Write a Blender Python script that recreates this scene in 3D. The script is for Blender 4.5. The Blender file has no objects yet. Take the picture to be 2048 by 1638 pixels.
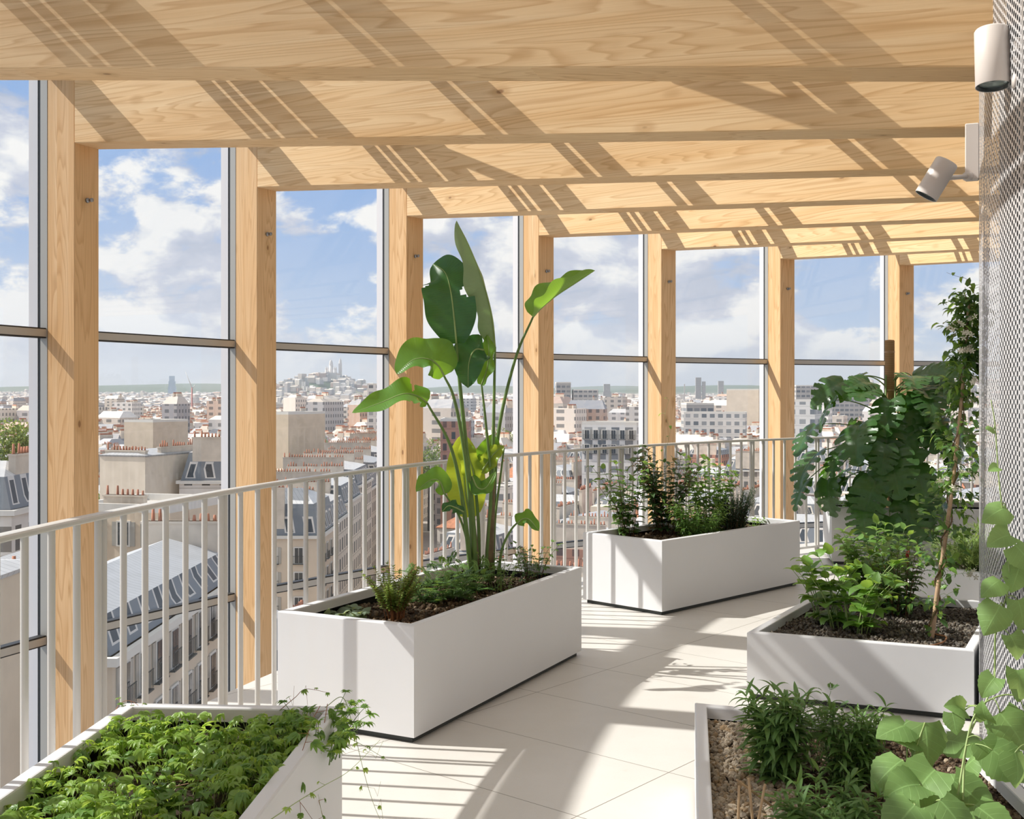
import bpy, math, random
import numpy as np
from mathutils import Vector, Matrix, noise as mnoise

scene = bpy.context.scene
PI = math.pi
EYE = 1.55                      # eye height above the terrace floor
GROUND = -38.0                  # street level

# ------------------------------------------------------------------ camera
cam = bpy.data.objects.new('camera', bpy.data.cameras.new('camera'))
scene.collection.objects.link(cam)
cam.location = (0, 0, EYE)
cam.rotation_euler = (PI / 2, 0, 0)
cam.data.sensor_fit = 'HORIZONTAL'
cam.data.sensor_width = 36.0
cam.data.lens = 39.72
cam.data.shift_y = -0.0140
cam.data.clip_end = 30000
cam.data.clip_start = 0.05
scene.camera = cam

# ------------------------------------------------------------------ exposure
vs = scene.view_settings
vs.view_transform = 'Standard'
vs.look = 'None'
vs.exposure = 0.0
vs.gamma = 1.0
vs.use_curve_mapping = False
scene.cycles.use_denoising = True
scene.cycles.use_adaptive_sampling = True
scene.cycles.adaptive_threshold = 0.04
scene.cycles.max_bounces = 10
scene.cycles.diffuse_bounces = 4
scene.cycles.glossy_bounces = 2
scene.cycles.transmission_bounces = 6
scene.cycles.transparent_max_bounces = 28
scene.cycles.volume_bounces = 0
scene.cycles.sample_clamp_indirect = 6.0
scene.cycles.caustics_reflective = False
scene.cycles.caustics_refractive = False

# ------------------------------------------------------------------ sun
SUN_EL = math.radians(42.5)
sun_dir = Vector((0.9890 * math.cos(SUN_EL), -0.148 * math.cos(SUN_EL), -math.sin(SUN_EL)))   # direction of travel
sun = bpy.data.objects.new('sun', bpy.data.lights.new('sun', 'SUN'))
scene.collection.objects.link(sun)
sun.location = (-20, 5, 25)
sun.rotation_euler = sun_dir.to_track_quat('-Z', 'Y').to_euler()
sun.data.energy = 6.0
sun.data.color = (1.0, 0.96, 0.915)
sun.data.angle = math.radians(0.55)

# ------------------------------------------------------------------ sky: blue with cumulus
world = bpy.data.worlds.new('sky')
scene.world = world
world.use_nodes = True
nt = world.node_tree
nt.nodes.clear()
def wn(t, **kw):
    n = nt.nodes.new(t)
    for k, v in kw.items(): setattr(n, k, v)
    return n
def wl(a, b): nt.links.new(a, b)
def wmath(op, a, b=None, c=None, clamp=False):
    n = wn('ShaderNodeMath', operation=op, use_clamp=clamp)
    for i, v in enumerate((a, b, c)):
        if v is None: continue
        if isinstance(v, (int, float)): n.inputs[i].default_value = v
        else: wl(v, n.inputs[i])
    return n.outputs[0]
def wramp(fac, stops):
    n = wn('ShaderNodeValToRGB')
    while len(n.color_ramp.elements) < len(stops): n.color_ramp.elements.new(0.5)
    for e, (p, c) in zip(n.color_ramp.elements, stops):
        e.position = p; e.color = (*c, 1)
    wl(fac, n.inputs[0])
    return n.outputs[0]
def wmix(f, a, b):
    n = wn('ShaderNodeMix', data_type='RGBA')
    if isinstance(f, (int, float)): n.inputs[0].default_value = f
    else: wl(f, n.inputs[0])
    for i, v in ((6, a), (7, b)):
        if isinstance(v, tuple): n.inputs[i].default_value = (*v, 1)
        else: wl(v, n.inputs[i])
    return n.outputs[2]
tc = wn('ShaderNodeTexCoord')
sep = wn('ShaderNodeSeparateXYZ'); wl(tc.outputs['Generated'], sep.inputs[0])
zz = sep.outputs[2]
# clear-sky gradient
blue = wramp(zz, [(0.0, (0.56, 0.66, 0.80)), (0.06, (0.42, 0.57, 0.82)), (0.18, (0.26, 0.45, 0.81)), (0.6, (0.20, 0.39, 0.78))])
# cumulus: the direction vector, squashed so that clouds are wider than tall
mp = wn('ShaderNodeMapping'); wl(tc.outputs['Generated'], mp.inputs[0])
mp.inputs['Scale'].default_value = (1, 1, 1.75); mp.inputs['Location'].default_value = (3.1, 0.35, 0.12)
warp = wn('ShaderNodeTexNoise'); warp.inputs['Scale'].default_value = 9; warp.inputs['Detail'].default_value = 3
wl(mp.outputs[0], warp.inputs[0])
wv = wn('ShaderNodeVectorMath', operation='MULTIPLY_ADD')
wl(warp.outputs['Color'], wv.inputs[0]); wv.inputs[1].default_value = (0.05, 0.05, 0.05); wl(mp.outputs[0], wv.inputs[2])
n1 = wn('ShaderNodeTexNoise'); n1.inputs['Scale'].default_value = 6.6; n1.inputs['Detail'].default_value = 10; n1.inputs['Roughness'].default_value = 0.58
wl(wv.outputs[0], n1.inputs[0])
n1b = wn('ShaderNodeTexNoise'); n1b.inputs['Scale'].default_value = 6.6; n1b.inputs['Detail'].default_value = 6; n1b.inputs['Roughness'].default_value = 0.52
off = wn('ShaderNodeVectorMath', operation='ADD'); wl(wv.outputs[0], off.inputs[0]); off.inputs[1].default_value = (-0.025, 0, 0.04)
wl(off.outputs[0], n1b.inputs[0])
# more cover towards the horizon
cover = wramp(zz, [(0.0, (0.58,) * 3), (0.10, (0.54,) * 3), (0.20, (0.485,) * 3), (0.32, (0.43,) * 3), (1.0, (0.60,) * 3)])
dens = wmath('ADD', n1.outputs[0], cover)
m1 = wn('ShaderNodeMapRange'); m1.interpolation_type = 'SMOOTHSTEP'; wl(dens, m1.inputs[0])
m1.inputs[1].default_value = 0.985; m1.inputs[2].default_value = 1.05
# self-shading: compare with the density a little way towards the light
sh = wmath('SUBTRACT', n1b.outputs[0], n1.outputs[0])
m2 = wn('ShaderNodeMapRange'); wl(sh, m2.inputs[0]); m2.inputs[1].default_value = -0.09; m2.inputs[2].default_value = 0.08
m2.inputs[3].default_value = 1.0; m2.inputs[4].default_value = 0.0
cloudcol = wramp(m2.outputs[0], [(0.0, (0.47, 0.53, 0.68)), (0.40, (0.60, 0.64, 0.77)), (0.62, (0.82, 0.84, 0.89)), (0.85, (1.0, 0.99, 0.98))])
skycol = wmix(m1.outputs[0], blue, cloudcol)
# thin veil
n2 = wn('ShaderNodeTexNoise'); n2.inputs['Scale'].default_value = 2.3; n2.inputs['Detail'].default_value = 5
wl(mp.outputs[0], n2.inputs[0])
m3 = wn('ShaderNodeMapRange'); wl(n2.outputs[0], m3.inputs[0]); m3.inputs[1].default_value = 0.45; m3.inputs[2].default_value = 0.75; m3.inputs[4].default_value = 0.30
skycol = wmix(m3.outputs[0], skycol, (0.66, 0.72, 0.84))
# haze at the horizon
m4 = wn('ShaderNodeMapRange'); m4.interpolation_type = 'SMOOTHSTEP'; wl(zz, m4.inputs[0])
m4.inputs[1].default_value = 0.07; m4.inputs[2].default_value = -0.01; m4.inputs[3].default_value = 0; m4.inputs[4].default_value = 0.85
skycol = wmix(m4.outputs[0], skycol, (0.55, 0.63, 0.76))
# overhead brightness above the view, added to light the interior
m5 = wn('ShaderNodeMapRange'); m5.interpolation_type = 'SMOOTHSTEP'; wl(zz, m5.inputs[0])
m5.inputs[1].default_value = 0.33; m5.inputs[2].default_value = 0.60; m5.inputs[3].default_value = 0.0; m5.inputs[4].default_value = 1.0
# added brightness leans to the sun side, keeping inward column faces dimmer
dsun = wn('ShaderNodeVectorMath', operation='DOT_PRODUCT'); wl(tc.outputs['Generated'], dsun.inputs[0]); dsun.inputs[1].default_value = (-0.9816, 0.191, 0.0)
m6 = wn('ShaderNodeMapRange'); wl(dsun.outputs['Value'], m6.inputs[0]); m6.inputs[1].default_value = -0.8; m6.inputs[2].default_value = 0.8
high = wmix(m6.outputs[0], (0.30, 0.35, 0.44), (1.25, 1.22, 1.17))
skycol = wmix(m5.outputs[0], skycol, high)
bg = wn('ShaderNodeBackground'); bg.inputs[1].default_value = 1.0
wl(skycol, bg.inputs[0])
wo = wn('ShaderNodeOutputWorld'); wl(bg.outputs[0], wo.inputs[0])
world.cycles.sampling_method = 'MANUAL'
world.cycles.sample_map_resolution = 512

# ------------------------------------------------------------------ helpers
COL = scene.collection
def link(o, parent=None):
    COL.objects.link(o)
    if parent: o.parent = parent
    return o
def tag(o, label=None, cat=None, group=None, kind=None):
    if label: o['label'] = label
    if cat: o['category'] = cat
    if group: o['group'] = group
    if kind: o['kind'] = kind
    return o
def empty(name, loc=(0, 0, 0), rz=0, label=None, cat=None, group=None, kind=None):
    o = bpy.data.objects.new(name, None); link(o)
    o.location = loc; o.rotation_euler = (0, 0, rz); o.empty_display_size = 0.1
    return tag(o, label, cat, group, kind)

class MB:
    """collects numpy vertex blocks and faces, builds ONE mesh object"""
    def __init__(s): s.v = []; s.f = []; s.m = []; s.uv = []; s.n = 0; s.smooth = []
    def add(s, verts, faces, mat=0, uvs=None, smooth=True):
        verts = np.asarray(verts, dtype=float)
        s.v.append(verts)
        n = s.n
        for k, f in enumerate(faces):
            s.f.append(tuple(i + n for i in f)); s.m.append(mat); s.smooth.append(smooth)
        if uvs is None: uvs = np.zeros((len(verts), 2))
        s.uv.append(np.asarray(uvs, dtype=float))
        s.n += len(verts)
        return s
    def box(s, x0, x1, y0, y1, z0, z1, mat=0, M=None, bevel=0.0):
        if bevel <= 0:
            v = [(x0, y0, z0), (x1, y0, z0), (x1, y1, z0), (x0, y1, z0), (x0, y0, z1), (x1, y0, z1), (x1, y1, z1), (x0, y1, z1)]
            f = [(0, 3, 2, 1), (4, 5, 6, 7), (0, 1, 5, 4), (1, 2, 6, 5), (2, 3, 7, 6), (3, 0, 4, 7)]
        else:
            b = bevel; v = []; f = []
            idx = {}
            for ix, X in ((0, x0), (1, x1)):
                for iy, Y in ((0, y0), (1, y1)):
                    for iz, Z in ((0, z0), (1, z1)):
                        sx = b if ix == 0 else -b; sy = b if iy == 0 else -b; sz = b if iz == 0 else -b
                        for a, p in enumerate(((X, Y + sy, Z + sz), (X + sx, Y, Z + sz), (X + sx, Y + sy, Z))):
                            idx[(ix, iy, iz, a)] = len(v); v.append(p)
            for ix in (0, 1):
                q = [idx[(ix, a, c, 0)] for a, c in ((0, 0), (1, 0), (1, 1), (0, 1))]; f.append(q if ix else q[::-1])
            for iy in (0, 1):
                q = [idx[(a, iy, c, 1)] for a, c in ((0, 0), (1, 0), (1, 1), (0, 1))]; f.append(q[::-1] if iy else q)
            for iz in (0, 1):
                q = [idx[(a, c, iz, 2)] for a, c in ((0, 0), (1, 0), (1, 1), (0, 1))]; f.append(q if iz else q[::-1])
            for a in (0, 1):
                for c in (0, 1):
                    f.append([idx[(a, c, 0, 0)], idx[(a, c, 1, 0)], idx[(a, c, 1, 1)], idx[(a, c, 0, 1)]][:: (1 if (a + c) % 2 else -1)])
                    f.append([idx[(a, 0, c, 0)], idx[(a, 1, c, 0)], idx[(a, 1, c, 2)], idx[(a, 0, c, 2)]][:: (-1 if (a + c) % 2 else 1)])
                    f.append([idx[(0, a, c, 1)], idx[(1, a, c, 1)], idx[(1, a, c, 2)], idx[(0, a, c, 2)]][:: (1 if (a + c) % 2 else -1)])
                    for d in (0, 1):
                        t = [idx[(a, c, d, 0)], idx[(a, c, d, 1)], idx[(a, c, d, 2)]]
                        f.append(t if (a + c + d) % 2 else t[::-1])
        v = np.array(v, float)
        if M is not None: v = xf(M, v)
        s.add(v, f, mat, smooth=False)
        return s
    def tube(s, pts, radii, n=8, mat=0, caps=True):
        pts = [Vector(p) for p in pts]
        if isinstance(radii, (int, float)): radii = [radii] * len(pts)
        V = []; F = []; U = []
        prev = None; L = 0
        for i, p in enumerate(pts):
            if i == 0: d = pts[1] - p
            elif i == len(pts) - 1: d = p - pts[i - 1]
            else: d = pts[i + 1] - pts[i - 1]
            if d.length < 1e-9: d = Vector((0, 0, 1))
            d.normalize()
            if prev is None:
                a = Vector((0, 0, 1)) if abs(d.z) < 0.9 else Vector((1, 0, 0))
                x = d.cross(a).normalized()
            else:
                x = (prev - d * prev.dot(d)).normalized()
            prev = x; y = d.cross(x)
            if i: L += (p - pts[i - 1]).length
            for k in range(n):
                a = 2 * PI * k / n
                q = p + (x * math.cos(a) + y * math.sin(a)) * radii[i]
                V.append(q[:]); U.append((k / n, L))
            if i:
                b0 = (i - 1) * n; b1 = i * n
                for k in range(n):
                    F.append((b0 + k, b0 + (k + 1) % n, b1 + (k + 1) % n, b1 + k))
        if caps:
            F.append(tuple(range(n))[::-1]); b = (len(pts) - 1) * n
            F.append(tuple(range(b, b + n)))
        s.add(V, F, mat, U)
        return s
    def lathe(s, prof, n=24, mat=0, M=None, smooth=True):
        V = []; F = []
        for r, z in prof:
            for k in range(n):
                a = 2 * PI * k / n; V.append((r * math.cos(a), r * math.sin(a), z))
        for i in range(len(prof) - 1):
            for k in range(n):
                F.append((i * n + k, i * n + (k + 1) % n, (i + 1) * n + (k + 1) % n, (i + 1) * n + k))
        v = np.array(V)
        if M is not None: v = xf(M, v)
        s.add(v, F, mat, smooth=smooth)
        return s
    def build(s, name, mats, parent=None, smooth=None):
        me = bpy.data.meshes.new(name)
        v = np.concatenate(s.v) if s.v else np.zeros((0, 3))
        me.from_pydata(v.tolist(), [], s.f)
        if not isinstance(mats, (list, tuple)): mats = [mats]
        for m in mats: me.materials.append(m)
        me.polygons.foreach_set('material_index', s.m)
        me.polygons.foreach_set('use_smooth', [x if smooth is None else smooth for x in s.smooth])
        uv = np.concatenate(s.uv)
        if np.abs(uv).max() > 0:
            lay = me.uv_layers.new(name='UVMap')
            li = np.zeros(len(me.loops), dtype=np.int32); me.loops.foreach_get('vertex_index', li)
            lay.data.foreach_set('uv', uv[li].astype(np.float32).ravel())
        me.update()
        o = bpy.data.objects.new(name, me)
        return link(o, parent)

def xf(M, v):
    A = np.array(M)
    return v @ A[:3, :3].T + A[:3, 3]
def frame(origin, xdir, zdir=(0, 0, 1)):
    """matrix with local x along xdir, z near zdir"""
    x = Vector(xdir).normalized(); z = Vector(zdir); y = z.cross(x).normalized(); z = x.cross(y)
    M = Matrix.Identity(4)
    for i, c in enumerate((x, y, z)):
        for r in range(3): M[r][i] = c[r]
    M.translation = Vector(origin)
    return M
def copy_tree(o, parent=None, kids=None):
    c = o.copy(); COL.objects.link(c); c.parent = parent
    for ch in (kids or KIDS).get(o.name, []): copy_tree(ch, c, kids)
    return c
KIDS = {}
def children_map():
    KIDS.clear()
    for ob in list(COL.objects):
        if ob.parent: KIDS.setdefault(ob.parent.name, []).append(ob)

# ------------------------------------------------------------------ materials
def newmat(name):
    m = bpy.data.materials.new(name); m.use_nodes = True
    t = m.node_tree; t.nodes.clear()
    out = t.nodes.new('ShaderNodeOutputMaterial')
    return m, t, out
class N:
    """small node-building helper"""
    def __init__(s, t): s.t = t
    def n(s, typ, **kw):
        x = s.t.nodes.new(typ)
        for k, v in kw.items(): setattr(x, k, v)
        return x
    def l(s, a, b): s.t.links.new(a, b)
    def put(s, inp, v):
        if isinstance(v, (int, float)): inp.default_value = v
        elif isinstance(v, tuple): inp.default_value = v if len(v) != 3 or len(inp.default_value) == 3 else (*v, 1)
        else: s.l(v, inp)
    def math(s, op, a, b=None, c=None, clamp=False):
        x = s.n('ShaderNodeMath', operation=op, use_clamp=clamp)
        for i, v in enumerate((a, b, c)):
            if v is not None: s.put(x.inputs[i], v)
        return x.outputs[0]
    def mix(s, f, a, b, mode='MIX'):
        x = s.n('ShaderNodeMix', data_type='RGBA', blend_type=mode)
        s.put(x.inputs[0], f); s.put(x.inputs[6], a); s.put(x.inputs[7], b)
        return x.outputs[2]
    def ramp(s, f, stops, interp='LINEAR'):
        x = s.n('ShaderNodeValToRGB'); x.color_ramp.interpolation = interp
        while len(x.color_ramp.elements) < len(stops): x.color_ramp.elements.new(0.5)
        for e, (p, c) in zip(x.color_ramp.elements, stops):
            e.position = p; e.color = (*c, 1) if isinstance(c, tuple) else (c, c, c, 1)
        s.put(x.inputs[0], f)
        return x.outputs[0]
    def noise(s, vec, scale, detail=4, rough=0.5, out=0, dist=0.0):
        x = s.n('ShaderNodeTexNoise')
        x.inputs['Scale'].default_value = scale; x.inputs['Detail'].default_value = detail
        x.inputs['Roughness'].default_value = rough; x.inputs['Distortion'].default_value = dist
        if vec is not None: s.l(vec, x.inputs['Vector'])
        return x.outputs[out]
    def mapping(s, vec, scale=(1, 1, 1), loc=(0, 0, 0), rot=(0, 0, 0)):
        x = s.n('ShaderNodeMapping'); s.l(vec, x.inputs[0])
        x.inputs['Scale'].default_value = scale; x.inputs['Location'].default_value = loc; x.inputs['Rotation'].default_value = rot
        return x.outputs[0]
    def mr(s, v, a, b, c=0.0, d=1.0, smooth=False):
        x = s.n('ShaderNodeMapRange'); s.put(x.inputs[0], v)
        if smooth: x.interpolation_type = 'SMOOTHSTEP'
        for i, q in zip((1, 2, 3, 4), (a, b, c, d)): x.inputs[i].default_value = q
        return x.outputs[0]
    def tc(s, which='Object'): return s.n('ShaderNodeTexCoord').outputs[which]
    def bump(s, h, strength=0.2, dist=0.01):
        x = s.n('ShaderNodeBump'); x.inputs['Strength'].default_value = strength; x.inputs['Distance'].default_value = dist
        s.l(h, x.inputs['Height']); return x.outputs[0]
    def bsdf(s, color, rough=0.5, metal=0.0, spec=0.5, normal=None, **kw):
        x = s.n('ShaderNodeBsdfPrincipled')
        s.put(x.inputs['Base Color'], color); s.put(x.inputs['Roughness'], rough)
        x.inputs['Metallic'].default_value = metal; x.inputs['Specular IOR Level'].default_value = spec
        if normal is not None: s.l(normal, x.inputs['Normal'])
        for k, v in kw.items(): s.put(x.inputs[k.replace('_', ' ')], v)
        return x.outputs[0]
def srgb(r, g, b):
    f = lambda c: (c / 255 / 12.92) if c / 255 <= 0.04045 else ((c / 255 + 0.055) / 1.055) ** 2.4
    return (f(r), f(g), f(b))
def plain(name, col, rough=0.5, metal=0.0, spec=0.5, var=0.0, vscale=8.0, bump=0.0):
    m, t, out = newmat(name); k = N(t)
    c = col
    nz = None
    if var or bump:
        nz = k.noise(k.tc(), vscale, 5)
    if var:
        c = k.mix(k.mr(nz, 0.3, 0.7), tuple(x * (1 - var) for x in col), tuple(min(1, x * (1 + var)) for x in col))
    nm = k.bump(nz, bump, 0.005) if bump else None
    k.l(k.bsdf(c, rough, metal, spec, nm), out.inputs[0])
    return m

def wood_mat(name, axis='X', base=(0.74, 0.45, 0.20), dark=(0.45, 0.20, 0.055), light=(0.86, 0.60, 0.33)):
    """softwood glulam, grain along the object's local axis"""
    m, t, out = newmat(name); k = N(t)
    co = k.tc()
    info = k.n('ShaderNodeObjectInfo')
    add = k.n('ShaderNodeVectorMath', operation='ADD'); k.l(co, add.inputs[0])
    sc = k.n('ShaderNodeVectorMath', operation='SCALE'); sc.inputs[0].default_value = (7.3, 3.1, 5.7); k.l(info.outputs['Random'], sc.inputs['Scale'])
    k.l(sc.outputs[0], add.inputs[1]); v = add.outputs[0]
    rot = (0, 0, 0) if axis == 'X' else (0, PI / 2, 0)
    v = k.mapping(v, rot=rot)                      # grain along x from here on
    sp = k.n('ShaderNodeSeparateXYZ'); k.l(v, sp.inputs[0])
    # lamellae 45 mm thick, boards of differing tone and grain
    lam = k.math('FLOOR', k.math('DIVIDE', sp.outputs[2], 0.105))
    cmb = k.n('ShaderNodeCombineXYZ'); k.l(k.math('MULTIPLY', lam, 3.7), cmb.inputs[0]); k.l(k.math('MULTIPLY', lam, 1.3), cmb.inputs[1])
    va = k.n('ShaderNodeVectorMath', operation='ADD'); k.l(v, va.inputs[0]); k.l(cmb.outputs[0], va.inputs[1])
    vv = va.outputs[0]
    # cathedral grain: stretched distorted field, banded
    field = k.noise(k.mapping(vv, scale=(0.20, 3.6, 3.6)), 1.6, 2, 0.4)
    band = k.math('FRACT', k.math('MULTIPLY', field, 24.0))
    band = k.ramp(band, [(0.0, 0.0), (0.55, 0.25), (0.88, 1.0), (1.0, 0.0)])
    fine = k.noise(k.mapping(vv, scale=(3, 160, 160)), 1.0, 3, 0.6)
    tone = k.noise(k.mapping(vv, scale=(0.35, 1.5, 9)), 1.0, 2, 0.5)
    c = k.mix(k.mr(tone, 0.3, 0.7), base, light)
    c = k.mix(k.math('MULTIPLY', band, 0.48), c, dark)
    c = k.mix(k.math('MULTIPLY', k.mr(fine, 0.45, 0.8), 0.28), c, dark)
    # board-to-board tone
    wnz = k.n('ShaderNodeTexWhiteNoise', noise_dimensions='1D'); k.l(lam, wnz.inputs['W'])
    c = k.mix(k.mr(wnz.outputs[0], 0, 1, 0.0, 0.22), c, light)
    # knots
    vo = k.n('ShaderNodeTexVoronoi'); vo.inputs['Scale'].default_value = 1.0
    k.l(k.mapping(vv, scale=(2.6, 5.2, 5.2)), vo.inputs['Vector'])
    kn = k.mr(vo.outputs['Distance'], 0.04, 0.085, 1.0, 0.0, True)
    ring = k.mr(vo.outputs['Distance'], 0.10, 0.24, 0.45, 0.0, True)
    pick = k.math('GREATER_THAN', k.noise(vo.outputs['Position'], 7.0, 0), 0.49)
    c = k.mix(k.math('MULTIPLY', ring, pick), c, (0.50, 0.27, 0.10))
    c = k.mix(k.math('MULTIPLY', k.math('MULTIPLY', kn, pick), 0.8), c, (0.24, 0.11, 0.04))
    nm = k.bump(k.math('ADD', k.math('MULTIPLY', band, 0.4), fine), 0.10, 0.002)
    k.l(k.bsdf(c, 0.55, 0, 0.3, nm), out.inputs[0])
    return m

M = {}
M['wood_beam'] = wood_mat('glulam_beam', 'X', (0.79, 0.50, 0.235), (0.48, 0.23, 0.065), (0.89, 0.645, 0.37))  # paler than the columns: sunlit paleness of the beams is put into the colour
M['wood_column'] = wood_mat('glulam_column', 'Z', (0.73, 0.44, 0.20), (0.44, 0.20, 0.055), (0.82, 0.56, 0.31))
M['steel_white'] = plain('white_painted_steel', srgb(224, 222, 218), 0.38, 0, 0.5)
M['rail_paint'] = plain('pale_grey_rail_paint', srgb(205, 202, 196), 0.35, 0.0, 0.5)
M['alu'] = plain('anodised_aluminium', srgb(178, 174, 165), 0.4, 0.3, 0.5)
M['gasket'] = plain('black_gasket', (0.012, 0.013, 0.015), 0.5)
M['fin'] = plain('white_exterior_fin', srgb(226, 222, 222), 0.4)
M['lamp_white'] = plain('lamp_white_enamel', srgb(222, 212, 204), 0.35)
M['lamp_dark'] = plain('lamp_dark_ring', (0.02, 0.03, 0.03), 0.3)
M['zinc_steel'] = plain('galvanised_steel', srgb(150, 150, 150), 0.35, 0.8)

def glass_mat(name, tint=(0.97, 0.985, 0.98), refl=0.8):
    m, t, out = newmat(name); k = N(t)
    tr = k.n('ShaderNodeBsdfTransparent'); tr.inputs[0].default_value = (*tint, 1)
    gl = k.n('ShaderNodeBsdfGlossy'); gl.inputs['Roughness'].default_value = 0.0; gl.inputs[0].default_value = (0.9, 0.95, 0.95, 1)
    fr = k.n('ShaderNodeFresnel'); fr.inputs[0].default_value = 1.5
    f = k.math('MULTIPLY', fr.outputs[0], refl, clamp=True)
    mx = k.n('ShaderNodeMixShader'); k.l(f, mx.inputs[0]); k.l(tr.outputs[0], mx.inputs[1]); k.l(gl.outputs[0], mx.inputs[2])
    k.l(mx.outputs[0], out.inputs[0])
    return m
M['glass'] = glass_mat('facade_glass')
M['glass_roof'] = glass_mat('roof_glass', (0.95, 0.97, 0.96), 0.5)
def lens_mat():
    m, t, out = newmat('lamp_lens'); k = N(t)
    k.l(k.bsdf((0.35, 0.42, 0.40), 0.08, 0.6, 0.8), out.inputs[0]); return m
M['lens'] = lens_mat()

def floor_mat():
    m, t, out = newmat('porcelain_floor_tiles'); k = N(t)
    co = k.tc(); sp = k.n('ShaderNodeSeparateXYZ'); k.l(co, sp.inputs[0])
    a = math.radians(40)
    u = k.math('ADD', k.math('MULTIPLY', sp.outputs[0], math.sin(a)), k.math('MULTIPLY', sp.outputs[1], math.cos(a)))
    v = k.math('SUBTRACT', k.math('MULTIPLY', sp.outputs[0], math.cos(a)), k.math('MULTIPLY', sp.outputs[1], math.sin(a)))
    u = k.math('DIVIDE', k.math('SUBTRACT', u, 3.97), 0.63)
    row = k.math('FLOOR', u)
    v = k.math('ADD', k.math('DIVIDE', k.math('ADD', v, 2.49), 1.2), 20)
    du = k.math('MULTIPLY', k.math('ABSOLUTE', k.math('SUBTRACT', k.math('FRACT', k.math('ADD', k.math('ADD', u, 20), 0.5)), 0.5)), 0.63)
    dv = k.math('MULTIPLY', k.math('ABSOLUTE', k.math('SUBTRACT', k.math('FRACT', k.math('ADD', v, 0.5)), 0.5)), 1.2)
    d = k.math('MINIMUM', du, dv)
    g = k.mr(d, 0.0012, 0.0026, 1, 0)
    nz = k.noise(co, 1.7, 6, 0.6)
    sp2 = k.noise(co, 160, 2, 0.5)
    c = k.mix(k.mr(nz, 0.3, 0.7), srgb(206, 202, 195), srgb(216, 212, 206))
    c = k.mix(k.mr(sp2, 0.55, 0.75, 0, 0.25), c, srgb(196, 186, 170))
    dirt = k.noise(co, 14, 5, 0.7)
    c = k.mix(k.mr(dirt, 0.62, 0.8, 0, 0.35), c, srgb(184, 174, 158))
    c = k.mix(g, c, srgb(120, 112, 100))
    nm = k.bump(k.math('SUBTRACT', 1.0, g), 0.4, 0.002)
    k.l(k.bsdf(c, 0.42, 0, 0.4, nm), out.inputs[0])
    return m
M['floor'] = floor_mat()

def perforated_mat():
    """sheet with round holes: 33 mm triangular pitch, 19 mm holes; UV in metres"""
    m, t, out = newmat('perforated_sheet'); k = N(t)
    uv = k.tc('UV'); sp = k.n('ShaderNodeSeparateXYZ'); k.l(uv, sp.inputs[0])
    p = 0.033; q = p * math.sqrt(3)
    def grid(ou, ov):
        a = k.math('ADD', k.math('DIVIDE', sp.outputs[0], q), ou)
        b = k.math('ADD', k.math('DIVIDE', sp.outputs[1], p), ov)
        a = k.math('MULTIPLY', k.math('SUBTRACT', k.math('FRACT', a), 0.5), q)
        b = k.math('MULTIPLY', k.math('SUBTRACT', k.math('FRACT', b), 0.5), p)
        return k.math('SQRT', k.math('ADD', k.math('MULTIPLY', a, a), k.math('MULTIPLY', b, b)))
    d = k.math('MINIMUM', grid(0.25, 0.25), grid(0.75, 0.75))
    hole = k.math('LESS_THAN', d, 0.0110)
    # vertical panel seams every 1.03 m keep a plain band
    s = k.math('FRACT', k.math('DIVIDE', sp.outputs[0], 1.029))
    sd = k.math('MULTIPLY', k.math('MINIMUM', s, k.math('SUBTRACT', 1.0, s)), 1.029)
    hole = k.math('MULTIPLY', hole, k.math('GREATER_THAN', sd, 0.014))
    seam = k.math('LESS_THAN', sd, 0.004)
    c = k.mix(seam, srgb(205, 203, 203), (0.05, 0.05, 0.05))
    b = k.bsdf(c, 0.38, 0.25, 0.5)
    tr = k.n('ShaderNodeBsdfTransparent')
    mx = k.n('ShaderNodeMixShader'); k.l(hole, mx.inputs[0]); k.l(b, mx.inputs[1]); k.l(tr.outputs[0], mx.inputs[2])
    k.l(mx.outputs[0], out.inputs[0])
    return m
M['perforated'] = perforated_mat()
M['core_dark'] = plain('dark_core_lining', (0.035, 0.045, 0.055), 0.7, var=0.2)
# ================================================================== the terrace: concentric ring between core and glass
CX, CY = 9.18, 2.40            # centre of the round tower
R_CORE, R_RAIL, R_EDGE, R_COL = 7.567, 10.74, 11.22, 13.35
COLD = 0.253                   # column depth
BW = 0.23                      # beam / column width
R_GL = R_COL + COLD + 0.065
TH0, DTH = 2.8659, 0.1417
HB, SL = EYE + 1.744, 0.0774   # beam underside at the column, slope down to the core
BD = 0.50                      # beam depth
def U(a): return Vector((math.cos(a), math.sin(a), 0))
def T(a): return Vector((math.sin(a), -math.cos(a), 0))      # along the ring, away from the viewer
CEN = Vector((CX, CY, 0))
def polar(r, a, off=0.0, z=0.0): return CEN + U(a) * r + T(a) * off + Vector((0, 0, z))
def theta(i): return TH0 - DTH * i
def ring(mb, r0, r1, a0, a1, z0, z1, n, mat=0):
    """solid arc of rectangular section"""
    V = []; F = []; UVs = []
    for k in range(n + 1):
        a = a0 + (a1 - a0) * k / n
        for r, z in ((r0, z0), (r1, z0), (r1, z1), (r0, z1)):
            V.append((CX + r * math.cos(a), CY + r * math.sin(a), z)); UVs.append((a * r, z))
        if k:
            b = (k - 1) * 4
            for j in range(4):
                F.append((b + j, b + (j + 1) % 4, b + 4 + (j + 1) % 4, b + 4 + j))
    F.append((0, 1, 2, 3)); b = n * 4; F.append((b + 3, b + 2, b + 1, b))
    mb.add(V, F, mat, UVs, smooth=False)
    return mb
A_LO, A_HI = math.radians(72), math.radians(262)             # extent of the ring that is built

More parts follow.
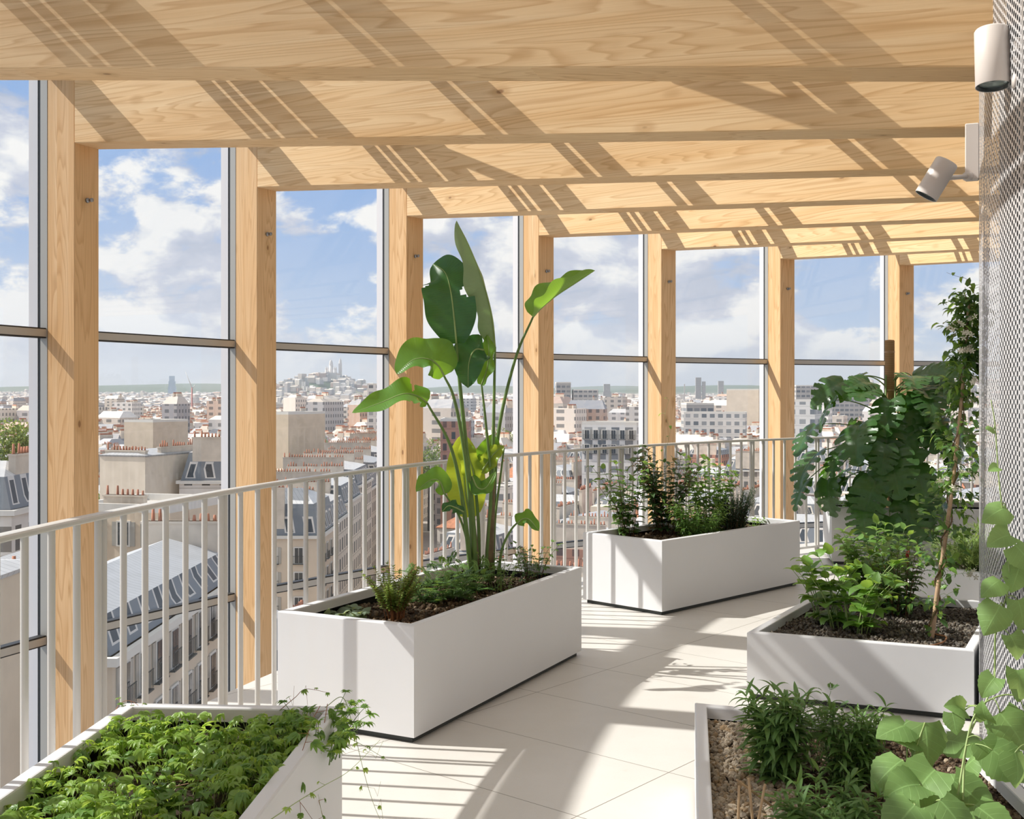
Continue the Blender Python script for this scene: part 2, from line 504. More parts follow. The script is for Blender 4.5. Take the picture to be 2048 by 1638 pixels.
# floor slab
mb = MB(); ring(mb, 6.9, R_EDGE, A_LO, A_HI, -0.32, 0.0, 120)
fl = mb.build('floor', M['floor']); tag(fl, 'pale stone tiled terrace floor', None, kind='structure')
# core: perforated skin and dark lining behind it
mb = MB(); V = []; F = []; UVs = []
n = 200
for k in range(n + 1):
    a = A_LO + (A_HI - A_LO) * k / n
    for z in (0.0, 4.2):
        V.append((CX + R_CORE * math.cos(a), CY + R_CORE * math.sin(a), z)); UVs.append((R_CORE * (A_HI - a), z))
    if k: F.append((2 * k - 2, 2 * k, 2 * k + 1, 2 * k - 1))
mb.add(V, F, 0, UVs)
core = mb.build('wall_core', M['perforated']); tag(core, 'curved wall of pale perforated metal sheet', kind='structure')
mb = MB(); ring(mb, R_CORE - 0.14, R_CORE - 0.09, A_LO, A_HI, -0.3, 4.2, 80)
cl = mb.build('wall_lining', M['core_dark']); tag(cl, 'dark wall behind the perforated metal', kind='structure')

# timber columns and radial beams
ORD = ['first', 'second', 'third', 'fourth', 'fifth', 'sixth', 'seventh', 'eighth', 'ninth', 'tenth']
def beam(i):
    a = theta(i)
    r1 = R_CORE - 0.05; L = R_COL - r1
    o_ = polar(R_COL, a, 0, 0)
    mb = MB()
    # local x runs inwards from the column, y along the ring, underside slopes
    b = 0.006
    V = []; F = []
    prof = [(b, 0), (BW - b, 0), (BW, b), (BW, BD - b), (BW - b, BD), (b, BD), (0, BD - b), (0, b)]
    for x in (0, L):
        for y, z in prof: V.append((x, y, z - SL * x))
    m_ = len(prof)
    for j in range(m_): F.append((j, (j + 1) % m_, m_ + (j + 1) % m_, m_ + j))
    F.append(tuple(range(m_))[::-1]); F.append(tuple(range(m_, 2 * m_)))
    V = np.array(V); V[:, 1] *= 1
    mb.add(V, [f[::-1] for f in F], 0, smooth=False)
    o = mb.build('timber_beam', M['wood_beam'])
    o.matrix_world = frame((o_.x, o_.y, HB), -U(a))
    # frame() gives y = z × x ; the ring direction T must be +y
    if (Vector((0, 0, 1)).cross(-U(a))).dot(T(a)) < 0:
        for v in o.data.vertices: v.co.y = -v.co.y
        o.data.flip_normals()
    return o
def column(i):
    a = theta(i)
    root = empty('timber_column', polar(R_COL, a, 0, -2.4))
    root.matrix_world = frame(polar(R_COL, a, 0, -2.4), -U(a))
    sgn = 1 if (Vector((0, 0, 1)).cross(-U(a))).dot(T(a)) > 0 else -1
    mb = MB(); ys = (0, BW) if sgn > 0 else (-BW, 0)
    mb.box(-COLD, -0.002, ys[0], ys[1], 0, HB + BD + 2.4, bevel=0.005)
    mb.build('post', M['wood_column'], root)
    bb = MB(); yc = (ys[0] + ys[1]) / 2
    zc = 2.4 + EYE + (790.3 - 407) / 490.0 * 1.744
    Mx = frame((0.0, yc, zc), (0, 0, 1), (1, 0, 0))
    Mx = Matrix.Translation((0, yc, zc)) @ Matrix.Rotation(PI / 2, 4, 'Y')
    bb.lathe([(0.0001, 0.0), (0.017, 0.0), (0.017, 0.012), (0.010, 0.013), (0.010, 0.035), (0.014, 0.036), (0.014, 0.048), (0.0001, 0.048)], 16, 0, Mx)
    bb.build('bolt', M['zinc_steel'], root)
    return root
for i in range(-11, 10):
    o = beam(i)
    if 0 <= i <= 8:
        tag(o, 'sloping timber roof beam, %s counted from the top of the picture' % ORD[i], 'beam', 'timber roof beams')
    else:
        tag(o, 'timber roof beam beyond the edge of the view', 'beam', 'timber roof beams beyond the view')
    c = column(i)
    if 1 <= i <= 7:
        tag(c, 'square timber column with steel bolt, %s from the left along the glass' % ORD[i - 1], 'column', 'timber columns')
    else:
        tag(c, 'timber column beyond the edge of the view', 'column', 'timber columns beyond the view')

# roof purlins (they cast the slanting bars of shade on the beams)
def ztop(r): return HB + BD - SL * (R_COL - r)
PURL = [(13.45, 13.62, 3.80, 3.95), (12.43, 12.489, 3.78, 3.83), (12.319, 12.351, 3.78, 3.82), (12.091, 12.184, 3.72, 3.82), (11.842, 11.96, 3.72, 3.84),
        (10.806, 10.864, 3.68, 3.72), (10.566, 10.67, 3.62, 3.72), (8.898, 8.958, 3.54, 3.58), (8.663, 8.763, 3.48, 3.58)]
for k, (r0, r1, z0, z1) in enumerate(PURL):
    mb = MB(); ring(mb, r0, r1, A_LO, A_HI, z0, z1, 130)
    o = mb.build('trim_%d' % (k + 1), M['alu']); tag(o, 'curved metal glazing bar of the roof', kind='structure')
# two diagonal flats bracing the roof
for (pa, pb, za) in (((-1.12, 8.70), (-0.10, 7.52), 3.80), ((0.42, 6.18), (1.70, 5.26), 3.66)):
    a_, b_ = Vector((*pa, za)), Vector((*pb, za - 0.07)); d_ = (b_ - a_)
    Mb = frame(Vector((0, 0, 0)), d_); mb = MB(); mb.box(0, d_.length, -0.03, 0.03, 0, 0.012, 0, Mb)
    o = mb.build('roof_brace', M['alu']); o.location = a_
    tag(o, 'diagonal metal brace over the roof beams', 'brace', 'roof braces')
# glass roof
mb = MB(); V = []; F = []
n = 99
for k in range(n + 1):
    a = A_LO + (A_HI - A_LO) * k / n
    for r in (R_CORE - 0.05, R_GL):
        V.append((CX + r * math.cos(a), CY + r * math.sin(a), ztop(r) + 0.17))
    if k: F.append((2 * k - 2, 2 * k, 2 * k + 1, 2 * k - 1))
mb.add(V, F, 0, smooth=False)
o = mb.build('ceiling', M['glass_roof']); tag(o, 'sloping glass roof', kind='structure')

# glazed facade, one window per bay
Z_BOT, Z_TOP = -2.4, 3.97
TR = [1.985, -0.17]
wi = 0
for i in range(-11, 10):
    wi += 1
    a0, a1 = theta(i), theta(i + 1)
    w = empty('window_%d' % wi, polar(R_GL, a0, 0, 0), label='tall clear glass bay between timber columns', kind='structure')
    w.matrix_world = Matrix.Translation(polar(R_GL, a0, 0, 0))
    base = polar(R_GL, a0, 0, 0)
    p0 = polar(R_GL, a0, 0.06, 0) - base; p1 = polar(R_GL, a1, 0.0, 0) - base
    L = (p1 - p0).length; Mx = frame(p0, p1 - p0)       # x along the bay
    nrm = Vector(U((a0 + a1) / 2)); s = 1 if (Mx.to_3x3() @ Vector((0, 1, 0))).dot(nrm) > 0 else -1
    # mullion on the near column line
    Mm = frame(Vector((0, 0, 0)), T(a0)); sm = 1 if (Mm.to_3x3() @ Vector((0, 1, 0))).dot(U(a0)) > 0 else -1
    def yb(lo, hi): return (lo, hi) if sm > 0 else (-hi, -lo)
    mb = MB(); y = yb(-0.063, 0.0); mb.box(0, 0.055, y[0], y[1], Z_BOT, Z_TOP, 0, Mm)
    mb.build('mullion', M['alu'], w)
    mb = MB(); y = yb(0.0, 0.026); mb.box(0.004, 0.05, y[0], y[1], Z_BOT, Z_TOP, 0, Mm); mb.build('gasket', M['gasket'], w)
    mb = MB(); y = yb(0.026, 0.11); mb.box(0.0, 0.05, y[0], y[1], Z_BOT, Z_TOP, 0, Mm); mb.build('exterior_fin', M['fin'], w)
    def yt(lo, hi): return (lo, hi) if s > 0 else (-hi, -lo)
    for zt in TR:
        t_ = MB(); y = yt(-0.06, 0.02)
        t_.box(0, L, y[0], y[1], zt - 0.026, zt + 0.026, 0, Mx)
        y = yt(-0.052, 0.01)
        t_.box(0, L, y[0], y[1], zt + 0.026, zt + 0.036, 1, Mx); t_.box(0, L, y[0], y[1], zt - 0.036, zt - 0.026, 1, Mx)
        t_.build('transom', [M['alu'], M['gasket']], w)
    for z0, z1 in ((Z_BOT, TR[1] - 0.036), (TR[1] + 0.036, TR[0] - 0.036), (TR[0] + 0.036, Z_TOP)):
        g = MB(); g.add([xf(Mx, np.array([[0, 0, z0], [L, 0, z0], [L, 0, z1], [0, 0, z1]]))[j] for j in range(4)], [(0, 1, 2, 3)], 0, smooth=False)
        g.build('pane', M['glass'], w)

# railing
rail = empty('railing', polar(R_RAIL, theta(1), 0, 0), label='curved pale grey steel railing with slim upright bars along the glass', cat='railing')
ro = rail.location.copy()
RZ = EYE - 0.4138
def rel(p): return Vector(p) - ro
mb = MB(); aa0, aa1 = math.radians(190), math.radians(96)
nseg = 110
pts = []
V = []; F = []
sec = [(-0.028, -0.006), (-0.024, -0.011), (0.024, -0.011), (0.028, -0.006), (0.028, 0.004), (0.022, 0.009), (-0.022, 0.009), (-0.028, 0.004)]
for k in range(nseg + 1):
    a = aa0 + (aa1 - aa0) * k / nseg
    for dr, dz in sec:
        p = polar(R_RAIL + dr, a, 0, RZ - 0.009 + dz) - ro; V.append(p[:])
    if k:
        b = (k - 1) * 8
        for j in range(8): F.append((b + j, b + (j + 1) % 8, b + 8 + (j + 1) % 8, b + 8 + j))
F.append(tuple(range(8))); F.append(tuple(range(nseg * 8, nseg * 8 + 8))[::-1])
mb.add(V, F, 0, smooth=False); mb.build('handrail', M['rail_paint'], rail)
mb = MB(); V = []; F = []
for k in range(nseg + 1):
    a = aa0 + (aa1 - aa0) * k / nseg
    for dr, z in ((-0.02, 0.045), (0.02, 0.045), (0.02, 0.065), (-0.02, 0.065)):
        V.append((polar(R_RAIL + dr, a, 0, z) - ro)[:])
    if k:
        b = (k - 1) * 4
        for j in range(4): F.append((b + j, b + (j + 1) % 4, b + 4 + (j + 1) % 4, b + 4 + j))
mb.add(V, F, 0, smooth=False); mb.build('bottom_rail', M['rail_paint'], rail)
bal_me = None; post_me = None
a_post = math.radians(171.6); dpost = math.radians(5.18); dbal = dpost / 6
for j in range(-3, 15):
    for s_ in (-1, 1):
        a = a_post - j * dpost + s_ * 0.019 / R_RAIL
        if not (aa1 < a < aa0): continue
        if post_me is None:
            mb = MB(); mb.lathe([(0.0125, 0.0), (0.0125, RZ - 0.018)], 12)
            mb.lathe([(0.0001, 0.008), (0.03, 0.008), (0.03, 0.0)], 16)
            o = mb.build('rail_post', M['rail_paint'], rail); post_me = o
        else:
            o = post_me.copy(); COL.objects.link(o)
        o.location = polar(R_RAIL, a, 0, 0) - ro
    for q in range(1, 6):
        a = a_post - j * dpost - q * dbal
        if not (aa1 < a < aa0): continue
        if bal_me is None:
            mb = MB(); mb.lathe([(0.0125, 0.055), (0.0125, RZ - 0.018)], 12)
            o = mb.build('baluster', M['rail_paint'], rail); bal_me = o
        else:
            o = bal_me.copy(); COL.objects.link(o)
        o.location = polar(R_RAIL, a, 0, 0) - ro
# ================================================================== planters
def soil_mat(name, c1, c2, c3, sc=60):
    m, t, out = newmat(name); k = N(t); co = k.tc()
    a = k.noise(co, sc, 6, 0.7); b = k.noise(co, sc * 0.12, 4, 0.6)
    c = k.mix(k.mr(a, 0.35, 0.7), c1, c2); c = k.mix(k.mr(b, 0.45, 0.65, 0, 0.7), c, c3)
    k.l(k.bsdf(c, 0.9, 0, 0.2, k.bump(a, 0.8, 0.01)), out.inputs[0]); return m
M['soil'] = soil_mat('dark_potting_soil', (0.022, 0.015, 0.010), (0.085, 0.058, 0.038), (0.045, 0.030, 0.018))
def pebble_mat(name, cols):
    m, t, out = newmat(name); k = N(t)
    uv = k.tc('UV'); wnz = k.n('ShaderNodeTexWhiteNoise', noise_dimensions='2D'); k.l(uv, wnz.inputs['Vector'])
    c = k.ramp(wnz.outputs[0], [(i / (len(cols) - 1), c) for i, c in enumerate(cols)])
    nz = k.noise(k.tc(), 180, 3, 0.6)
    c = k.mix(k.mr(nz, 0.4, 0.7, 0, 0.35), c, tuple(x * 0.45 for x in cols[0]))
    k.l(k.bsdf(c, 0.85, 0, 0.2), out.inputs[0]); return m
M['pumice'] = pebble_mat('pumice_gravel', [srgb(150, 138, 122), srgb(186, 172, 152), srgb(205, 192, 172), srgb(170, 140, 100), srgb(128, 120, 110), srgb(190, 178, 160)])
M['bark'] = pebble_mat('bark_and_gravel', [srgb(70, 52, 38), srgb(96, 74, 54), srgb(60, 48, 40), srgb(140, 122, 98), srgb(84, 70, 58), srgb(160, 145, 122)])
M['ash'] = pebble_mat('grey_gravel', [srgb(88, 84, 80), srgb(120, 114, 106), srgb(66, 62, 60), srgb(150, 142, 130), srgb(98, 84, 66), srgb(76, 70, 66)])
M['planter'] = plain('white_powder_coated_sheet', srgb(222, 222, 223), 0.42, 0, 0.45, var=0.02, vscale=2.0)
M['liner'] = plain('black_rubber_liner', (0.012, 0.012, 0.012), 0.6)
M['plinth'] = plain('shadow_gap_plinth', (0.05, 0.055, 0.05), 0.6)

def planter(corners, h, label, soil_drop=0.09, lip=0.046):
    """corners: outer corners in plan, counter-clockwise"""
    P = [Vector((x, y, 0)) for x, y in corners]
    cen = sum(P, Vector()) / 4
    root = empty('planter', cen, label=label, cat='planter', group='white metal planters')
    n = 4
    def inset(d):
        out = []
        for i in range(n):
            a, b, c = P[i - 1], P[i], P[(i + 1) % n]
            e1 = (b - a).normalized(); e2 = (c - b).normalized()
            n1 = Vector((-e1.y, e1.x, 0)); n2 = Vector((-e2.y, e2.x, 0))
            den = 1 + n1.dot(n2)
            out.append(b + (n1 + n2) * (d / den))
        return out
    def loop(d, z): return [(q - cen + Vector((0, 0, z)))[:] for q in inset(d)]
    b = 0.006
    mb = MB(); V = []; F = []
    rings = [(0.0, 0.028), (0.0, h - b), (0.0018, h - 0.0018), (b, h), (lip - b, h), (lip - 0.0015, h - 0.0015), (lip, h - b), (lip, h - 0.045), (lip + 0.001, h - 0.045), (lip - 0.03, h - 0.048), (lip - 0.03, h - 0.2)]
    for d, z in rings: V += loop(d, z)
    for r in range(len(rings) - 1):
        for i in range(4): F.append((r * 4 + i, r * 4 + (i + 1) % 4, (r + 1) * 4 + (i + 1) % 4, (r + 1) * 4 + i))
    mb.add(V, F, 0, smooth=False)
    for j in range(len(F)):
        if j >= 4 * (len(rings) - 3): mb.m[j] = 1
    mb.build('planter_box', [M['planter'], M['liner']], root)
    mb = MB(); V = []
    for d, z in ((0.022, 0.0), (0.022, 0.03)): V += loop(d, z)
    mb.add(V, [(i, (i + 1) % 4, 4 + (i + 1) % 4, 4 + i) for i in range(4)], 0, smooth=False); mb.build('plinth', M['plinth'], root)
    # soil surface, gently uneven
    q = inset(0.017); gx, gy = 46, 22
    if (q[1] - q[0]).length < (q[2] - q[1]).length: q = q[1:] + q[:1]
    V = []; F = []
    for j in range(gy + 1):
        for i in range(gx + 1):
            u, v = i / gx, j / gy
            p = (q[0] * (1 - u) + q[1] * u) * (1 - v) + (q[3] * (1 - u) + q[2] * u) * v
            z = h - soil_drop + 0.018 * mnoise.noise(p * 3.5) + 0.008 * mnoise.noise(p * 14)
            V.append((p.x - cen.x, p.y - cen.y, z))
            if i and j:
                a = (j - 1) * (gx + 1) + i - 1; F.append((a, a + 1, a + gx + 2, a + gx + 1))
    mb = MB(); mb.add(V, F); mb.build('soil', M['soil'], root)
    return root, q, h - soil_drop
def soil_z(p, base): return base + 0.018 * mnoise.noise(Vector((p.x, p.y, 0)) * 3.5) + 0.008 * mnoise.noise(Vector((p.x, p.y, 0)) * 14)
def quad_pt(q, u, v): return (q[0] * (1 - u) + q[1] * u) * (1 - v) + (q[3] * (1 - u) + q[2] * u) * v

import bmesh
def pebble_templates(sub):
    out = []
    for s_ in range(5):
        bm = bmesh.new(); bmesh.ops.create_icosphere(bm, subdivisions=sub, radius=1.0)
        sc = (random.uniform(0.8, 1.25), random.uniform(0.7, 1.0), random.uniform(0.55, 0.8))
        for v in bm.verts:
            d = 1 + 0.35 * mnoise.noise(v.co * 1.6 + Vector((s_ * 9, 0, 0)))
            v.co = Vector((v.co.x * sc[0] * d, v.co.y * sc[1] * d, v.co.z * sc[2] * d))
        bm.verts.ensure_lookup_table()
        out.append((np.array([v.co[:] for v in bm.verts]), np.array([[v.index for v in f.verts] for f in bm.faces]))); bm.free()
    return out
random.seed(4)
PEB = {1: pebble_templates(1), 2: pebble_templates(2)}
def rand_rot(rng):
    q = rng.normal(size=4); q /= np.linalg.norm(q); w, x, y, z = q
    return np.array([[1 - 2 * (y * y + z * z), 2 * (x * y - z * w), 2 * (x * z + y * w)], [2 * (x * y + z * w), 1 - 2 * (x * x + z * z), 2 * (y * z - x * w)], [2 * (x * z - y * w), 2 * (y * z + x * w), 1 - 2 * (x * x + y * y)]])
def gravel(name, q, base, n, size, mat, label, seed, where=None, sub=1):
    rng = np.random.default_rng(seed); mb = MB()
    VV = []; FF = []; UVs = []; nv = 0; cnt = 0
    while cnt < n:
        u, v = rng.random(), rng.random()
        if where and not where(u, v, rng): continue
        p = quad_pt(q, 0.02 + 0.96 * u, 0.02 + 0.96 * v)
        t, f = PEB[sub][rng.integers(5)]
        s_ = size * rng.uniform(0.5, 1.5)
        vv = (t * s_) @ rand_rot(rng).T + np.array([p.x, p.y, soil_z(p, base) + s_ * rng.uniform(0.1, 0.7)])
        VV.append(vv); FF += (f + nv).tolist(); UVs.append(np.tile(rng.random(2), (len(t), 1))); nv += len(t); cnt += 1
    mb.add(np.concatenate(VV), FF, 0, np.concatenate(UVs), smooth=(sub > 1))
    o = mb.build(name, mat)
    return tag(o, label, 'gravel', kind='stuff')

LP = {}
LP['P0'] = planter([(-0.668, 1.862), (-0.560, 3.722), (-1.289, 3.764), (-1.397, 1.904)], 0.526, 'white metal planter full of creeping leaves, against the railing nearest the camera')
LP['P1'] = planter([(-0.435, 5.013), (0.414, 6.736), (-0.261, 7.070), (-1.112, 5.360)], 0.526, 'long white planter holding the tall paddle-leaved plant')
LP['P2'] = planter([(1.053, 7.932), (2.352, 9.232), (1.832, 9.745), (0.531, 8.443)], 0.526, 'long white planter of bushy herbs behind the tall paddle-leaved plant', 0.07)
LP['P3'] = planter([(2.93, 10.35), (4.60, 10.02), (4.745, 10.76), (3.05, 11.08)], 0.526, 'white planter under the big dark split-leaved plant')
LP['P4'] = planter([(1.20, 5.77), (2.19, 5.355), (2.87, 6.62), (1.96, 7.07)], 0.34, 'low white planter with leaning stake beside the perforated wall', 0.05)
LP['P5'] = planter([(2.87, 8.14), (3.40, 7.45), (4.30, 8.35), (3.85, 9.00)], 0.34, 'low white planter of feathery grass beyond the leaning stake', 0.05)
LP['P6'] = planter([(0.43, 2.60), (1.50, 2.60), (1.635, 4.13), (0.72, 4.45)], 0.34, 'low white planter with pale gravel in the near right corner', 0.055)
# ================================================================== plants
def leaf_mat(name, top, back=None, trans=None, rough=0.4, veins=0.25, tfrac=0.35, nveins=9, hue=0.12, parallel=False):
    m, t, out = newmat(name); k = N(t)
    back = back or tuple(min(1, c * 1.25 + 0.03) for c in top)
    trans = trans or (min(1, top[0] * 2.6), min(1, top[1] * 2.2), top[2] * 1.2)
    uv = k.tc('UV'); sp = k.n('ShaderNodeSeparateXYZ'); k.l(uv, sp.inputs[0])
    av = k.math('ABSOLUTE', sp.outputs[1])
    lat = k.math('SUBTRACT', sp.outputs[0], k.math('MULTIPLY', av, 0.0 if parallel else 0.22))
    w = k.math('ABSOLUTE', k.math('SUBTRACT', k.math('FRACT', k.math('MULTIPLY', lat, float(nveins))), 0.5))
    vein = k.mr(w, 0.36 if parallel else 0.44, 0.5)
    mid = k.mr(av, 0.0, 0.06, 1.0, 0.0)
    v = k.math('MAXIMUM', k.math('MULTIPLY', vein, 0.7), mid)
    g = k.n('ShaderNodeNewGeometry')
    nz = k.noise(k.tc(), 11, 3)
    top_ = k.mix(k.mr(nz, 0.3, 0.7, 0, 1), tuple(c * (1 - hue) for c in top), tuple(min(1, c * (1 + hue * 1.8)) for c in top))
    c = k.mix(k.math('MULTIPLY', v, veins), top_, tuple(min(1, x * 1.9 + 0.05) for x in top))
    c = k.mix(g.outputs['Backfacing'], c, back)
    nm = k.bump(v, 0.25, 0.002)
    b = k.bsdf(c, rough, 0, 0.45, nm)
    tr = k.n('ShaderNodeBsdfTranslucent')
    tcn = k.mix(k.math('MULTIPLY', v, 0.3), trans, top)
    k.l(tcn, tr.inputs[0])
    mx = k.n('ShaderNodeMixShader'); mx.inputs[0].default_value = tfrac
    k.l(b, mx.inputs[1]); k.l(tr.outputs[0], mx.inputs[2]); k.l(mx.outputs[0], out.inputs[0])
    return m
M['l_creeper'] = leaf_mat('creeper_leaf', (0.24, 0.38, 0.07), trans=(0.62, 0.80, 0.12), tfrac=0.42)
M['l_vine'] = leaf_mat('woodbine_leaf', (0.13, 0.25, 0.05), trans=(0.36, 0.55, 0.08), tfrac=0.35)
M['l_strel'] = leaf_mat('paddle_leaf', (0.075, 0.19, 0.04), back=(0.20, 0.31, 0.11), trans=(0.40, 0.70, 0.03), rough=0.3, veins=0.22, tfrac=0.34, nveins=44, parallel=True)
M['l_strel_shade'] = leaf_mat('paddle_leaf_shaded', (0.035, 0.115, 0.03), back=(0.14, 0.24, 0.08), trans=(0.12, 0.34, 0.02), rough=0.24, veins=0.22, tfrac=0.16, nveins=44, parallel=True)  # copy of the paddle leaf with shade put into its darker colour
M['l_strel_u'] = leaf_mat('paddle_leaf_underside', (0.20, 0.30, 0.13), back=(0.27, 0.37, 0.18), trans=(0.22, 0.38, 0.08), rough=0.45, veins=0.5, tfrac=0.14, nveins=40, parallel=True)
M['l_strel_y'] = leaf_mat('paddle_leaf_young', (0.16, 0.28, 0.04), back=(0.25, 0.36, 0.09), trans=(0.65, 0.72, 0.05), rough=0.35, veins=0.2, tfrac=0.45, nveins=30, parallel=True)
M['l_mon'] = leaf_mat('split_leaf', (0.042, 0.105, 0.028), back=(0.10, 0.18, 0.07), trans=(0.16, 0.42, 0.02), rough=0.25, veins=0.18, tfrac=0.2, nveins=7)
M['l_herb'] = leaf_mat('herb_leaf', (0.12, 0.24, 0.055), trans=(0.35, 0.50, 0.08))
M['l_herb_dk'] = leaf_mat('dark_herb_leaf', (0.070, 0.145, 0.045), trans=(0.18, 0.32, 0.05), tfrac=0.25)
M['l_red'] = leaf_mat('reddish_leaf', (0.13, 0.12, 0.05), trans=(0.45, 0.28, 0.08))
M['l_rosem'] = leaf_mat('needle_leaf', (0.24, 0.34, 0.08), trans=(0.50, 0.58, 0.12), veins=0)
M['l_rosem_dk'] = leaf_mat('dark_needle_leaf', (0.050, 0.11, 0.045), veins=0, tfrac=0.15)
M['l_lance'] = leaf_mat('lance_leaf', (0.13, 0.25, 0.07), back=(0.20, 0.30, 0.12), trans=(0.32, 0.50, 0.09), rough=0.45, tfrac=0.28)
M['l_round'] = leaf_mat('gourd_leaf', (0.19, 0.33, 0.10), back=(0.30, 0.42, 0.18), trans=(0.50, 0.66, 0.20), rough=0.5, veins=0.65, tfrac=0.36, nveins=6, hue=0.2)
M['l_light'] = leaf_mat('light_mint_leaf', (0.15, 0.30, 0.055), trans=(0.48, 0.68, 0.09), tfrac=0.38)
M['l_grey'] = leaf_mat('grey_green_leaf', (0.22, 0.29, 0.20), rough=0.7)
M['l_jas'] = leaf_mat('jasmine_leaf', (0.06, 0.14, 0.04), trans=(0.25, 0.42, 0.05), rough=0.3)
M['l_grass'] = leaf_mat('feathery_stem', (0.22, 0.33, 0.10), trans=(0.5, 0.62, 0.16), veins=0)
M['stem_green'] = plain('green_stem', (0.13, 0.22, 0.05), 0.5, var=0.2)
M['stem_pale'] = plain('pale_green_stem', (0.30, 0.40, 0.14), 0.5, var=0.15)
M['stem_brown'] = plain('brown_stem', (0.16, 0.085, 0.04), 0.7, var=0.3)
M['stem_red'] = plain('reddish_stem', (0.30, 0.13, 0.05), 0.6, var=0.2)
M['trunk'] = plain('fibrous_stem', (0.17, 0.12, 0.06), 0.7, var=0.35, vscale=14)
M['petal'] = plain('cream_petal', (0.80, 0.76, 0.62), 0.6)
M['petal_red'] = plain('red_bud', (0.62, 0.07, 0.05), 0.5)
M['bamboo'] = plain('dry_bamboo_cane', (0.50, 0.33, 0.20), 0.55, var=0.25, vscale=18)
M['reed'] = plain('dry_reed', (0.52, 0.36, 0.20), 0.6, var=0.25, vscale=20)

def width_prof(shape, u):
    if shape == 'lance': return np.sin(PI * u ** 0.8) ** 0.85
    if shape == 'ovate': return np.sin(PI * np.clip(u, 0, 1) ** 0.62) ** 0.8
    if shape == 'obovate': return np.sin(PI * u ** 1.35) ** 0.85
    if shape == 'heart': return np.sin(PI * np.clip(0.17 + 0.83 * u, 0, 1) ** 0.78) ** 0.8 * (1 - 0.22 * u ** 2) * 1.08
    if shape == 'oblong': return np.clip(np.sin(PI * u), 0, 1) ** 0.45
    if shape == 'round': return np.sqrt(np.clip(1 - (2 * (u * 0.94 + 0.06) - 1) ** 2, 0, 1))
    if shape == 'needle': return np.clip(np.sin(PI * u), 0, 1) ** 0.3
def leaf_tpl(shape='ovate', L=1.0, W=0.5, nu=6, nv=1, fold=0.25, droop=0.5, twist=0.0, serr=0.0, cup=0.0):
    """leaf along +x, upper face +z, width along y, UV=(along, across)"""
    us = np.linspace(0, 1, nu + 1); V = []; UVs = []; F = []
    w = width_prof(shape, us) * W / 2; w[0] = max(w[0], 0.012 * W) if shape != 'heart' else w[0]; w[-1] = 0.002
    x = z = 0.0; ang = droop * 0.35
    vs_ = np.linspace(-1, 1, 2 * nv + 1)
    for i, u in enumerate(us):
        if i:
            ang -= droop / nu * 1.35
            x += math.cos(ang) * L / nu; z += math.sin(ang) * L / nu
        for v in vs_:
            ww = w[i] * (1 + (serr if i % 2 else -serr) * (abs(v) > 0.9))
            y = v * ww * math.cos(fold); zz_ = abs(v) * ww * math.sin(fold) - cup * v * v * ww
            tw = twist * u
            yy = y * math.cos(tw) - zz_ * math.sin(tw); z2 = y * math.sin(tw) + zz_ * math.cos(tw)
            V.append((x - math.sin(ang) * z2 - (0.12 * W * v * v if shape == 'heart' and i == 0 else 0), yy, z + math.cos(ang) * z2)); UVs.append((u, v))
    m_ = 2 * nv + 1
    for i in range(nu):
        for j in range(m_ - 1):
            a = i * m_ + j; F.append((a, a + m_, a + m_ + 1, a + 1))
    return np.array(V), np.array(F), np.array(UVs)
def merge_tpl(parts):
    V = []; F = []; UVs = []; n = 0
    for (v, f, uv), Mx in parts:
        V.append(xf(Mx, v)); F.append(f + n); UVs.append(uv); n += len(v)
    return np.concatenate(V), np.concatenate(F), np.concatenate(UVs)
def palmate(n=5, L=1.0, W=0.36, droop=0.7, shape='ovate', spread=1.05, nu=4):
    parts = []
    for k in range(n):
        a = (k - (n - 1) / 2) * spread * 2 / (n - 1) if n > 1 else 0
        s_ = 1 - 0.38 * abs(k - (n - 1) / 2) / ((n - 1) / 2)
        t = leaf_tpl(shape, L * s_, W * s_, nu, 1, 0.3, droop)
        parts.append((t, Matrix.Rotation(a, 4, 'Z')))
    return merge_tpl(parts)

class Leaves:
    """accumulates transformed leaf templates"""
    def __init__(s): s.V = []; s.F = []; s.UV = []; s.M = []; s.n = 0
    def put(s, tpl, p, d, up=(0, 0, 1), scale=1.0, mat=0):
        v, f, uv = tpl
        x = np.array(d, float); x /= max(1e-9, np.linalg.norm(x)); z = np.array(up, float); z = z - x * (z @ x)
        nz = np.linalg.norm(z)
        if nz < 1e-5: z = np.array([1.0, 0, 0]) - x * x[0]; nz = np.linalg.norm(z)
        z /= nz; y = np.cross(z, x)
        R_ = np.stack([x, y, z], axis=1)
        s.V.append((v * scale) @ R_.T + np.array(p, float)); s.F.append(f + s.n); s.UV.append(uv); s.M += [mat] * len(f); s.n += len(v)
    def build(s, name, mats, parent):
        mb = MB(); V = np.concatenate(s.V); F = np.concatenate(s.F).tolist()
        mb.v = [V]; mb.f = F; mb.m = s.M; mb.smooth = [True] * len(F); mb.uv = [np.concatenate(s.UV)]; mb.n = len(V)
        return mb.build(name, mats, parent)
def rnd_unit(rng): v = rng.normal(size=3); return v / np.linalg.norm(v)
def bez(p0, p1, p2, n=8):
    p0, p1, p2 = (np.array(p, float) for p in (p0, p1, p2))
    t = np.linspace(0, 1, n + 1)[:, None]
    return (1 - t) ** 2 * p0 + 2 * t * (1 - t) * p1 + t * t * p2
def catmull(P, n=8):
    P = [np.array(p, float) for p in P]; P = [2 * P[0] - P[1]] + P + [2 * P[-1] - P[-2]]; out = []
    for i in range(1, len(P) - 2):
        for k in range(n):
            t = k / n; a, b, c, d = P[i - 1:i + 3]
            out.append(0.5 * ((2 * b) + (c - a) * t + (2 * a - 5 * b + 4 * c - d) * t * t + (3 * b - 3 * c + d - a) * t ** 3))
    out.append(P[-2]); return np.array(out)
